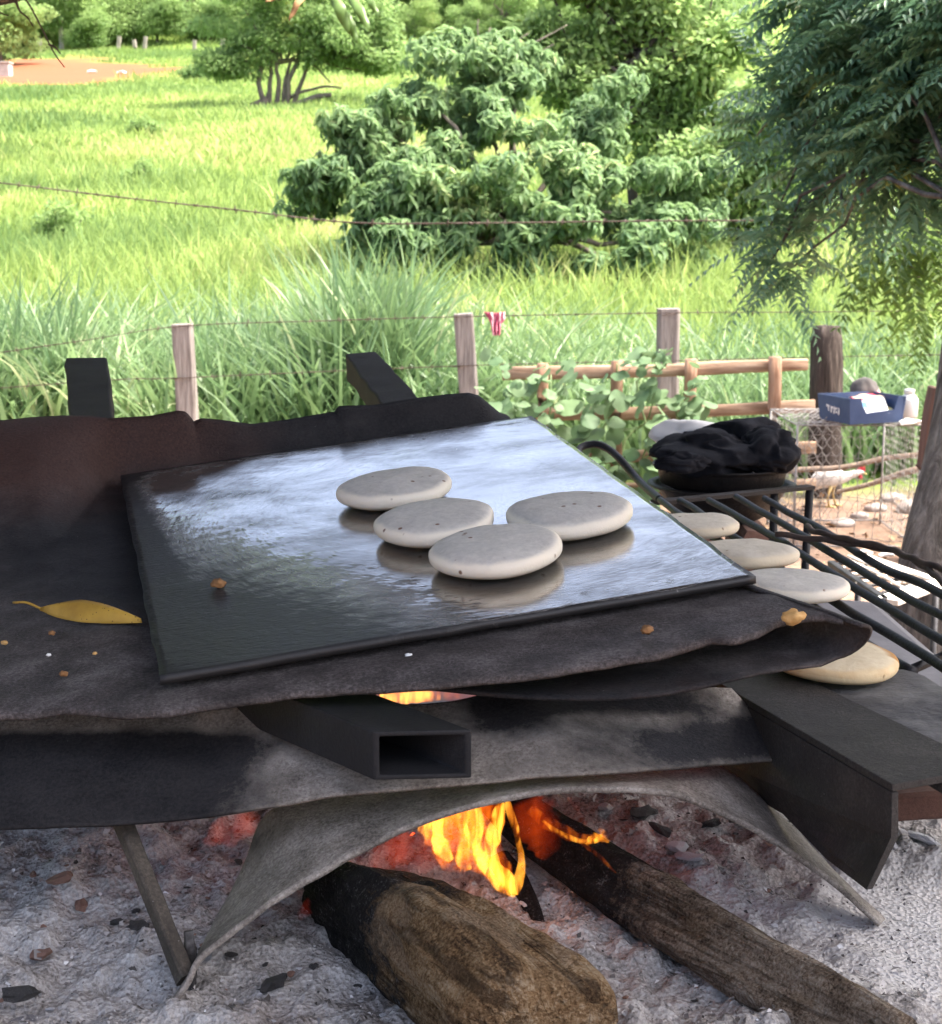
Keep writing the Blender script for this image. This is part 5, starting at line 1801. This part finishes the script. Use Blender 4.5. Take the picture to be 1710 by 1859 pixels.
TK = .0255
gl_ = 'corn cakes on the griddle'
for k, (px, py, R, lab) in enumerate(((718, 888, .0600, 'corn cake farthest back at the left of the griddle'), (793, 949, .0585, 'corn cake overlapped in view by the front one and the rear one'),
                                      (1033, 937, .0600, 'corn cake set apart on the right side of the griddle'), (898, 1002, .0605, 'front corn cake closest to the griddle edge facing the fire'))):
    cake('corn_cake', PL(px, py, TK * .47 + .0005), R, TK, GN, dough, lab, 3 + k, k * 1.3, gl_)
RZ = 1.13
for k, (px, py, R, mt, lab) in enumerate(((1262, 955, .062, baked, 'half baked corn cake resting on the rack below the black pot'), (1357, 1006, .064, baked, 'middle one of the three corn cakes on the rack'), (1440, 1064, .064, dough, 'pale corn cake on the rack beside the folded tray corner'))):
    cake('corn_cake', AZ(px, py, RZ + .019), R, .024, (0, 0, 1), mt, lab, 13 + k, k * 2.0, 'corn cakes on the rack')
cake('corn_cake', AZ(1512, 1196, RZ + .028), .060, .022, (.05, -.05, 1), toasted, 'golden toasted corn cake tucked under the folded tray', 19, .4)

# ================================================================== rack of iron rods beside the griddle
rod_m = simple('rack_iron', (.006, .006, .007), (.02, .02, .023), 40, .6, .5, .002, 0, spec=.35)
ro = empty('grill_rack', AZ(1450, 1010, RZ) * [1, 1, 0])
rbv = np.array(ro.location)
rz_ = RZ
rods = [[(1199, 908), (1330, 1000), (1470, 1097), (1605, 1190), (1660, 1222)], [(1233, 909), (1253, 920), (1390, 1012), (1521, 1097), (1630, 1159), (1780, 1256)],
        [(1285, 908), (1403, 975), (1487, 1026), (1549, 1066), (1640, 1121), (1790, 1210)], [(1335, 903), (1450, 970), (1583, 1047), (1710, 1116), (1830, 1178)], [(1388, 904), (1502, 970), (1598, 1029), (1676, 1063), (1760, 1108)]]
for k, r_ in enumerate(rods):
    P = cr([AZ(px, py, rz_) for px, py in r_], 40)
    P = P + (np.stack([fbm(P, 5, 100 + k), 0 * P[:, 0], fbm(P, 5, 110 + k)], -1) - .5) * .008 * np.array([1, 0, 1])
    tube('rod', P - rbv, .0053, rod_m, ro, 10)
lp = [AZ(1199, 908, rz_), AY(1160, 873, 2.68), AY(1125, 833, 2.76), AY(1104, 815, 2.80), AY(1082, 806, 2.82), AY(1058, 810, 2.82), AY(1050, 820, 2.80), AY(1062, 834, 2.76), AY(1085, 850, 2.68), AY(1110, 874, 2.58)]
tube('handle_loop', cr(lp, 50) - rbv, np.interp(np.linspace(0, 1, 50), [0, .55, .75, 1], [.0068, .0068, .005, .004]), rod_m, ro, 10)
beam('crossbar', AZ(1188, 912, rz_ - .009) - rbv, AZ(1472, 884, rz_ - .009) - rbv, .022, .006, sheet_mat('crossbar_iron', [(.3, (.012, .011, .011)), (.6, (.04, .034, .03)), (.8, (.10, .08, .065))]), ro)
tube('crossbar', np.array([AZ(1600, 1240, rz_ - .011), AZ(1690, 1200, rz_ - .011), AZ(1790, 1160, rz_ - .011)]) - rbv, .005, rod_m, ro, 8)
for px, py in ((1406, 893), (1470, 888)):
    a = AZ(px, py, rz_ - .012)
    b = np.array([a[0] + (-.03 if px > 1450 else 0), a[1] - .02, -.02])
    tube('leg', np.array([a, b]) - rbv, .007, rod_m, ro, 8)
tag(ro, 'rack of black iron rods with a looped handle beside the griddle', 'grill rack')
for k, pts in enumerate(([(1409, 970), (1505, 982), (1595, 995), (1639, 1007), (1680, 1030), (1715, 1060)], [(1465, 955), (1480, 965), (1540, 980), (1610, 995), (1660, 1015), (1720, 1036)])):
    P = cr([AZ(px, py, RZ + .012 + .006 * k) for px, py in pts], 40)
    P = P + np.stack([0 * P[:, 0], 0 * P[:, 0], .0012 * np.sin(np.arange(40) * 1.1)], -1)
    tag(tube('twisted_wire', P, .0042, rust_wire, None, 7), ('rusty wire twisted along the far rack rods from the pot side', 'second rusty wire crossing the far rack rods')[k], 'wire')

# ================================================================== black pot with cloth
pot_m = simple('pot_black', (.005, .005, .006), (.016, .015, .015), 25, .55, .6, .004, spec=.3)
pc = AY(1308, 945, 2.80)
ppo = empty('black_pot', pc)
s_ = 2.80 / FPX
lathe('body', [(a * s_, b * s_) for a, b in ((0, 0), (55, 0), (80, 12), (104, 40), (118, 62), (132, 66), (136, 70), (128, 72), (120, 70), (112, 52), (60, 22), (0, 20))], pot_m, seg=56, parent=ppo)
lathe('pan', [(a * s_, b * s_) for a, b in ((0, 60), (90, 62), (112, 72), (118, 96), (124, 103), (128, 104), (126, 107), (120, 106), (112, 98), (100, 80), (0, 76))], pot_m, seg=56, parent=ppo)
tag(ppo, 'black iron pot with a pan on top at the far end of the rack', 'pot')
bks = AY(1308, 952, 2.80)
for k, dx in enumerate((-.055, .05)):
    V, F = rough_prism([(pc[0] + dx, 2.70, (HZ + pc[2]) / 2), (pc[0] + dx, 2.80, (HZ + pc[2]) / 2), (pc[0] + dx, 2.90, (HZ + pc[2]) / 2)], .05, pc[2] - HZ - .001, 6, 55 + k, .02)
    tag(py_obj('support_brick', V, F, brick_m), ('sooty brick under the near side of the black pot', 'sooty brick under the far side of the black pot')[k], 'brick')
cloth_m = NT('black_cloth')
cloth_m.p(col=cloth_m.ramp(cloth_m.noise(cloth_m.co(), 20, 5, .6), [(.3, (.006, .007, .010)), (.7, (.022, .023, .028))]), rough=.95, spec=.15, nor=cloth_m.bump(cloth_m.noise(cloth_m.co(), 150, 4, .6), .4, .003))


def cloth_heap(name, px, py, rx, ry, rz, d, label, seed, mat, ridge=.35):
    import bmesh
    c = AY(px, py, d)
    k_ = d / FPX
    bm = bmesh.new()
    bmesh.ops.create_icosphere(bm, subdivisions=5, radius=1.0)
    q = np.array([tuple(v.co) for v in bm.verts])
    w_ = q + (np.stack([vnoise(q, 1.3, seed), vnoise(q, 1.3, seed + 1), vnoise(q, 1.3, seed + 2)], -1) - .5) * 1.6
    r1 = 1 - abs(vnoise(w_ * [1, 1, 1.8], 1.3, seed + 3) - .5) * 3.2 + (vnoise(w_, 3.1, seed + 4) - .5) * .35
    f_ = 1 + ridge * (r1 - .4) * .7 + (vnoise(q, 1.4, seed + 9) - .5) * .7
    Q_ = q * f_[:, None] * np.array([rx, ry, rz]) * k_
    for v, w_ in zip(bm.verts, Q_):
        v.co = w_
    me = bpy.data.meshes.new(name)
    bm.to_mesh(me)
    bm.free()
    for p in me.polygons:
        p.use_smooth = True
    me.materials.append(getattr(mat, "m", mat))
    o = link(name, me)
    o.location = tuple(c)
    return tag(o, label, 'cloth')


cloth_heap('black_cloth', 1285, 822, 92, 80, 40, 2.76, 'crumpled black cloth filling the pan on the pot', 5, cloth_m.m)
cloth_heap('black_cloth', 1385, 818, 50, 60, 38, 2.74, 'fold of black cloth hanging over the side of the pan nearest the cage', 8, cloth_m.m)
cloth_heap('black_cloth', 1345, 786, 62, 50, 28, 2.84, 'black cloth bunched highest behind the pan', 11, cloth_m.m, .2)
cloth_heap('white_cloth', 1256, 790, 62, 30, 27, 2.90, 'white cloth lying behind the black cloth on the pot', 15, simple('white_cloth', (.74, .73, .70), (.80, .79, .77), 10, .9, .1), .12)
for k, (px, py, sx_) in enumerate(((1240, 838, 34),)):
    cloth_heap('black_cloth', px, py, 44, 20, 17, 2.64, 'frayed end of black cloth drooping over the pan rim', 21, cloth_m.m)

# ================================================================== leaf and crumbs on the tray
yl = NT('dry_leaf')
spk = yl.ramp(yl.vor(yl.co(), 260), [(.10, 1.0), (.2, 0.0)])
pk = yl.ramp(yl.noise(yl.co(), 60, 2, .5), [(.5, 0.0), (.56, .9)])
yl.p(col=yl.mix(yl.math('MULTIPLY', spk, pk), yl.ramp(yl.noise(yl.co(), 30, 4, .6), [(.3, (.30, .17, .03)), (.7, (.50, .31, .05))]), (.05, .03, .015)), rough=.6, spec=.3)
lo = empty('yellow_leaf', PL(160, 1120, -.008))
lob_ = np.array(lo.location)
top_e = [PL(*q) for q in ((72, 1103, -.004), (100, 1097, .001), (140, 1090, .004), (165, 1092, .004), (195, 1099, .003), (225, 1110, .0), (256, 1124, -.006))]
mid_e = [PL(*q) for q in ((72, 1105, -.006), (100, 1106, -.002), (140, 1106, .000), (165, 1108, .0), (195, 1112, .0), (225, 1119, -.003), (257, 1127, -.007))]
bot_e = [PL(*q) for q in ((72, 1107, -.0075), (100, 1120, -.008), (140, 1129, -.0085), (165, 1131, -.0085), (195, 1132, -.0085), (225, 1132, -.0085), (258, 1131, -.0085))]
A, B, C_ = cr(top_e, 24), cr(mid_e, 24), cr(bot_e, 24)
Pg = np.array([A, (A + B) / 2 + GN * .001, B, (B + C_) / 2 - GN * .001, C_])
sheet('blade', Pg - lob_, yl.m, .0006, lo)
tube('stalk', cr([PL(24, 1094, -.003), PL(48, 1094, -.001), PL(74, 1105, -.005)], 10) - lob_, .0012, yl.m, lo, 6)
tag(lo, 'dry yellow leaf with dark spots lying on the tray against the griddle', 'leaf')
crumb_m = simple('brown_crumb', (.10, .045, .02), (.34, .17, .06), 60, .8, .5, .002)
crumb_y = simple('golden_crumb', (.40, .20, .05), (.62, .40, .16), 60, .8, .5, .002)
for px, py, r, h, mt, lab in ((396, 1059, .0062, .004, crumb_m, 'brown crumb on the bare part of the griddle'), (1175, 1143, .0052, -.006, crumb_m, 'dark brown crumb on the tray in front of the griddle'), (1440, 1120, .0085, -.004, crumb_y, 'golden crumb on the corner of the tray'),
                              (94, 1149, .003, -.006, crumb_m, 'tan crumb below the yellow leaf'), (116, 1223, .0034, -.006, crumb_m, 'dark crumb near the front rim of the tray'), (8, 1167, .0026, -.006, crumb_y, 'pale crumb on the tray at the edge of the picture'), (88, 1189, .002, -.006, paper_w, 'white fleck on the tray between the crumbs'), (172, 1186, .002, -.006, crumb_y, 'tiny golden fleck on the tray near the griddle corner'), (742, 1190, .003, -.012, paper_w, 'white ash fleck on the tray front')):
    blob('crumb', PL(px, py, h), (r, r * .8, r * .7), mt, lab, 'crumb', int(px) % 17, .6, 2.4, 3)

# ================================================================== fire
def flame_mat(name, col0, col1, strength, sc=70.0, cut=(.42, .62)):
    m = bpy.data.materials.new(name)
    m.use_nodes = True
    t = m.node_tree
    t.nodes.clear()
    N = lambda typ: t.nodes.new('ShaderNode' + typ)
    out, em, tc, mp, nz, rp, rc, mu = N('OutputMaterial'), N('Emission'), N('TexCoord'), N('Mapping'), N('TexNoise'), N('ValToRGB'), N('ValToRGB'), N('Math')
    mp.inputs['Scale'].default_value = (1, 1, .28)
    nz.inputs['Scale'].default_value, nz.inputs['Detail'].default_value, nz.inputs['Distortion'].default_value = sc, 3.0, 1.4
    e = rp.color_ramp.elements
    e[0].position, e[1].position = cut
    e[0].color, e[1].color = (.06, .06, .06, 1), (1, 1, 1, 1)
    e = rc.color_ramp.elements
    e[0].color, e[1].color = col0 + (1,), col1 + (1,)
    e[0].position, e[1].position = .1, .95
    mu.operation = 'MULTIPLY'
    mu.inputs[1].default_value = strength
    L = t.links.new
    L(tc.outputs['Object'], mp.inputs[0]); L(mp.outputs[0], nz.inputs['Vector']); L(nz.outputs[0], rp.inputs[0]); L(rp.outputs[0], rc.inputs[0]); L(rp.outputs[0], mu.inputs[0])
    L(rc.outputs[0], em.inputs['Color']); L(mu.outputs[0], em.inputs['Strength']); L(em.outputs[0], out.inputs['Volume'])
    return m


FL = {'red': flame_mat('flame_red', (.9, .04, .004), (1.0, .09, .006), 5.0, 45.0, (.36, .7)),
      'orange': flame_mat('flame_orange', (1.0, .09, .005), (1.0, .24, .012), 30.0, 80.0, (.42, .66)),
      'yellow': flame_mat('flame_yellow', (1.0, .22, .008), (1.0, .42, .04), 140.0, 110.0, (.38, .62))}
SC.cycles.volume_step_rate = .35
SC.cycles.volume_max_steps = 128
fo_ = empty('fire', AZ(900, 1600, HZ + .03))
fbv = np.array(fo_.location)


def tongue(pts, d, mat, squash=.45, seed=0):
    """a lick of flame: closed tapering body along photo points (px, py, half width px), filled with glowing gas"""
    P = cr([np.append(AY(px, py, d), w * d / FPX) for px, py, w in pts], 30)
    n_, sg = len(P), 14
    T = unit(np.gradient(P[:, :3], axis=0))
    s = unit(np.cross(T, [0, 1.0, 0]))
    u_ = np.cross(s, T)
    a = np.arange(sg) * 2 * math.pi / sg
    ii, aa = np.meshgrid(np.arange(n_), a, indexing='ij')
    wv = 1 + .35 * (vnoise(np.stack([ii * .4, np.cos(aa) * 1.5 + seed * 5, np.sin(aa)], -1), 1.0, seed) - .5) * 2
    r = np.maximum(P[:, 3], .0004)[:, None] * wv
    V = P[:, None, :3] + (r * np.cos(aa))[..., None] * s[:, None, :] + (squash * r * np.sin(aa))[..., None] * u_[:, None, :]
    V = np.vstack([V.reshape(-1, 3), P[0, :3], P[-1, :3]])
    F = grid_faces(n_, sg, True)
    c0, c1 = len(V) - 2, len(V) - 1
    F += [(c0, (j + 1) % sg, j) for j in range(sg)] + [(c1, (n_ - 1) * sg + j, (n_ - 1) * sg + (j + 1) % sg) for j in range(sg)]
    import bmesh
    o = py_obj('flame', V - fbv, F, FL[mat], fo_, True)
    bm = bmesh.new()
    bm.from_mesh(o.data)
    bmesh.ops.recalc_face_normals(bm, faces=bm.faces)
    bm.to_mesh(o.data)
    bm.free()


for k, (mat, d, pts) in enumerate((
        ('orange', 1.262, [(925, 1612, 8), (890, 1565, 38), (862, 1520, 58), (845, 1470, 66), (842, 1448, 40)]),
        ('yellow', 1.25, [(936, 1626, 3), (918, 1606, 11), (897, 1575, 11), (890, 1540, 8), (900, 1500, 9), (908, 1465, 6), (904, 1450, 3)]),
        ('yellow', 1.252, [(937, 1624, 3), (944, 1595, 6), (946, 1555, 4), (938, 1515, 4), (925, 1470, 5), (920, 1450, 3)]),
        ('yellow', 1.255, [(820, 1562, 4), (803, 1540, 9), (794, 1510, 7), (800, 1478, 6), (806, 1462, 3)]),
        ('yellow', 1.256, [(905, 1605, 4), (880, 1570, 8), (866, 1535, 5), (872, 1500, 5), (862, 1455, 6)]),
        ('yellow', 1.26, [(850, 1580, 5), (838, 1555, 9), (846, 1520, 6), (835, 1480, 5), (838, 1455, 4)]),
        ('yellow', 1.25, [(778, 1524, 3), (770, 1504, 7), (782, 1488, 6), (800, 1465, 3)]),
        ('orange', 1.258, [(815, 1558, 6), (798, 1530, 24), (790, 1500, 28), (805, 1465, 24)]),
        ('orange', 1.275, [(845, 1582, 8), (828, 1555, 36), (835, 1510, 46), (848, 1455, 40)]),
        ('yellow', 1.285, [(985, 1490, 2), (1010, 1508, 3), (1045, 1524, 3), (1075, 1528, 3), (1094, 1516, 4), (1088, 1504, 2)]),
        ('yellow', 1.28, [(1064, 1534, 2), (1082, 1520, 6), (1106, 1528, 2)]),
        ('orange', 1.27, [(1050, 1526, 4), (1085, 1552, 5), (1118, 1585, 2)]),
        ('orange', 1.30, [(960, 1470, 12), (1000, 1498, 14), (1050, 1520, 10), (1090, 1520, 5)]),
        ('red', 1.33, [(1000, 1570, 10), (990, 1525, 40), (965, 1480, 50), (955, 1455, 36)]),
        ('red', 1.27, [(810, 1570, 8), (765, 1555, 36), (725, 1540, 40), (740, 1510, 24)]),
        ('red', 1.232, [(540, 1668, 6), (590, 1622, 26), (650, 1576, 30), (720, 1536, 30), (770, 1505, 14)]),
        ('orange', 1.30, [(1030, 1448, 3), (1050, 1470, 5), (1062, 1500, 2)]),
        ('red', 1.33, [(370, 1530, 6), (400, 1515, 26), (440, 1495, 32), (470, 1478, 8)]),
        ('orange', 1.38, [(590, 1275, 10), (650, 1268, 16), (720, 1262, 18), (790, 1260, 14), (835, 1264, 5)]),
        ('yellow', 1.365, [(690, 1268, 6), (730, 1264, 9), (770, 1264, 8), (800, 1266, 3)]),
        ('orange', 1.37, [(300, 1312, 3), (330, 1304, 9), (355, 1300, 4)]),
        ('orange', 1.38, [(1050, 1272, 6), (1120, 1268, 10), (1200, 1266, 10), (1260, 1264, 4)]),
        ('red', 1.42, [(900, 1330, 20), (880, 1300, 50), (850, 1270, 50), (820, 1230, 15)]))):
    if mat == 'yellow':
        pts = [(p_[0], p_[1], p_[2] * 1.7) for p_ in pts]
    tongue(pts, d, mat, seed=k + 1)
tag(fo_, 'orange flames licking up between the logs under the griddle', 'fire')
em_m = NT('ember')
en = em_m.noise(em_m.co(), 60, 6, .7)
eq = em_m.ramp(en, [(.42, 0.0), (.66, 1.0)])
em_m.p(col=(.02, .015, .014), rough=.95, em=em_m.ramp(eq, [(.2, (.7, .02, .003)), (1.0, (1.0, .22, .02))]), ems=em_m.math('MULTIPLY', eq, 3.2))
dull_m = NT('dull_ember')
en = dull_m.noise(dull_m.co(), 50, 6, .7)
dull_m.p(col=(.05, .02, .016), rough=.95, em=(.8, .05, .01), ems=dull_m.ramp(en, [(.35, .02), (.7, .22)]))
for k, (px, py, d, r, lab) in enumerate(((335, 1304, 1.36, .016, 'small glowing ember seen under the tray rim at the left'), (1120, 1270, 1.36, .020, 'glowing ember behind the sooty top edge of the apron'), (1190, 1266, 1.37, .018, 'ember glowing red right of another behind the apron'),
                                         (1000, 1510, 1.44, .022, 'ember lying at the burning end of the slender log'), (1260, 1470, 1.55, .02, 'dim ember at the back of the ash heap'))):
    blob('ember', AY(px, py, d), (r, r * .8, r * .6), dull_m.m if k == 4 else em_m.m, lab, 'ember', 50 + k, .4, 1.6, 3)

# ================================================================== unseen roof shaped to shade the stove and darken the griddle's reflection, and the branch that hangs in from above
tin = NT('roof_tin')
tin.p(col=tin.ramp(tin.noise(tin.co(), 4, 5, .6), [(.3, (.02, .018, .016)), (.7, (.05, .042, .036))]), rough=1.0, metal=0.0, spec=.02)
eave_x, eave_y = [-4.2, -.1, 1.95], [7.15, 3.65, 3.0]
nu, nv_ = 220, 8
Pg = np.zeros((nv_, nu, 3))
for i in range(nv_):
    f_ = i / (nv_ - 1)
    for j in range(nu):
        u_ = j / (nu - 1)
        x_ = -4.2 + 6.15 * u_
        q = (x_, np.interp(x_, eave_x, eave_y) * (1 - f_) + .25 * f_)
        Pg[i, j] = (q[0], q[1], 2.42 + .25 * f_ + .012 * math.sin(j * 1.5))
ro_ = empty('shade_roof', (-1.2, 1.5, 0))
rv0 = np.array(ro_.location)
sheet('roof_sheet', Pg - rv0, tin.m, .003, ro_)
for x, y in ((-3.9, 6.6), (-3.9, .4), (1.8, .4), (1.85, 2.8)):
    zt_ = 2.42 + .25 * np.interp(y, [-1.4, 5], [1, 0]) - .03
    if x > 0 and y > 0:
        zt_ = 2.40
    V, F = rough_prism([(x, y, -.2), (x, y, 1.2), (x, y, zt_)], .11, .11, 8, 3, .08)
    py_obj('post', V - rv0, F, wood_post.m, ro_)
tag(ro_, 'unseen corrugated tin roof on posts, shaped to shade the stove', 'roof')

twig_m = simple('twig', (.05, .04, .03), (.14, .11, .08), 30, .85)
lf_near = foliage('near_leaf', (.10, .20, .05), (.24, .38, .10), .45, .35, .5, (.45, .48, .18))
hb = np.array([-3.4, 4.9, 0.0])
ho_ = empty('overhanging_tree', hb)
br = [limb(hb, hb + [.1, 0, 2.3], .11, .09, .06, 10, 900), limb(hb + [.1, 0, 2.1], AY(300, -60, 4.6), .05, .02, .08, 12, 901), limb(AY(300, -60, 4.6), AY(620, -12, 4.5), .018, .006, .08, 12, 902), limb(AY(560, -20, 4.55), AY(505, 0, 4.5), .004, .002, .1, 6, 903),
      limb(AY(-120, -40, 3.4), AY(30, 4, 3.3), .006, .004, .1, 8, 904), limb(hb + [.1, 0, 2.2], AY(-120, -40, 3.4), .04, .006, .1, 8, 905)]
for k, pts in enumerate(([(-60, 20), (20, 4), (45, -2), (75, 50), (92, 85), (104, 105), (117, 122)], [(28, 0), (36, 20), (50, 32), (60, 48)], [(-40, 0), (5, 25), (15, 28)], [(88, 80), (100, 86), (110, 98)])):
    br.append(tube_geo(cr([AY(px, py, 3.3) for px, py in pts], 16), np.linspace(.0028, .0012, 16), 6))
V, F = join_geo(br)
py_obj('branch', V - hb, clean(F), twig_m, ho_, True)


def long_leaf(p0, p1, w, mat, sag=.15, nrm=(0, -1, .3)):
    n1 = 14
    t = np.linspace(0, 1, n1)[:, None]
    C3 = p0 * (1 - t) + p1 * t
    L = np.linalg.norm(p1 - p0)
    nv = unit(np.array(nrm))
    C3 = C3 + nv * L * sag * np.sin(np.pi * t)
    s = unit(np.cross(unit(p1 - p0), nv))
    ww = w * np.sin(np.pi * np.clip(t * .93 + .05, 0, 1)) ** .8 + .0006
    wv = .004 * np.sin(t * 15)
    Pg = np.stack([C3 - s * ww + nv * wv, C3 - nv * .002, C3 + s * ww + nv * wv], 1)
    o = sheet('leaf', Pg - hb, mat, .0005, ho_, {'tint': np.full(n1 * 3, .35 + .3 * RNG.random())})
    return o


dry_leaf = simple('curled_leaf', (.16, .08, .03), (.34, .2, .08), 30, .8)
long_leaf(AY(602, -18, 4.50), AY(634, 62, 4.45), 0.0157, lf_near)
long_leaf(AY(628, 20, 4.51), AY(648, 78, 4.47), 0.0114, lf_near, .1)
long_leaf(AY(628, -18, 4.50), AY(673, 58, 4.40), 0.0129, lf_near, .12)
long_leaf(AY(655, -20, 4.50), AY(690, 32, 4.45), 0.0086, lf_near, .1)
long_leaf(AY(560, -14, 4.53), AY(525, 38, 4.47), 0.0086, dry_leaf, .2)
long_leaf(AY(525, -16, 4.53), AY(482, 4, 4.49), 0.0086, dry_leaf, .1)
tag(ho_, 'tree branch with a few long narrow leaves hanging into the top of the view', 'tree')
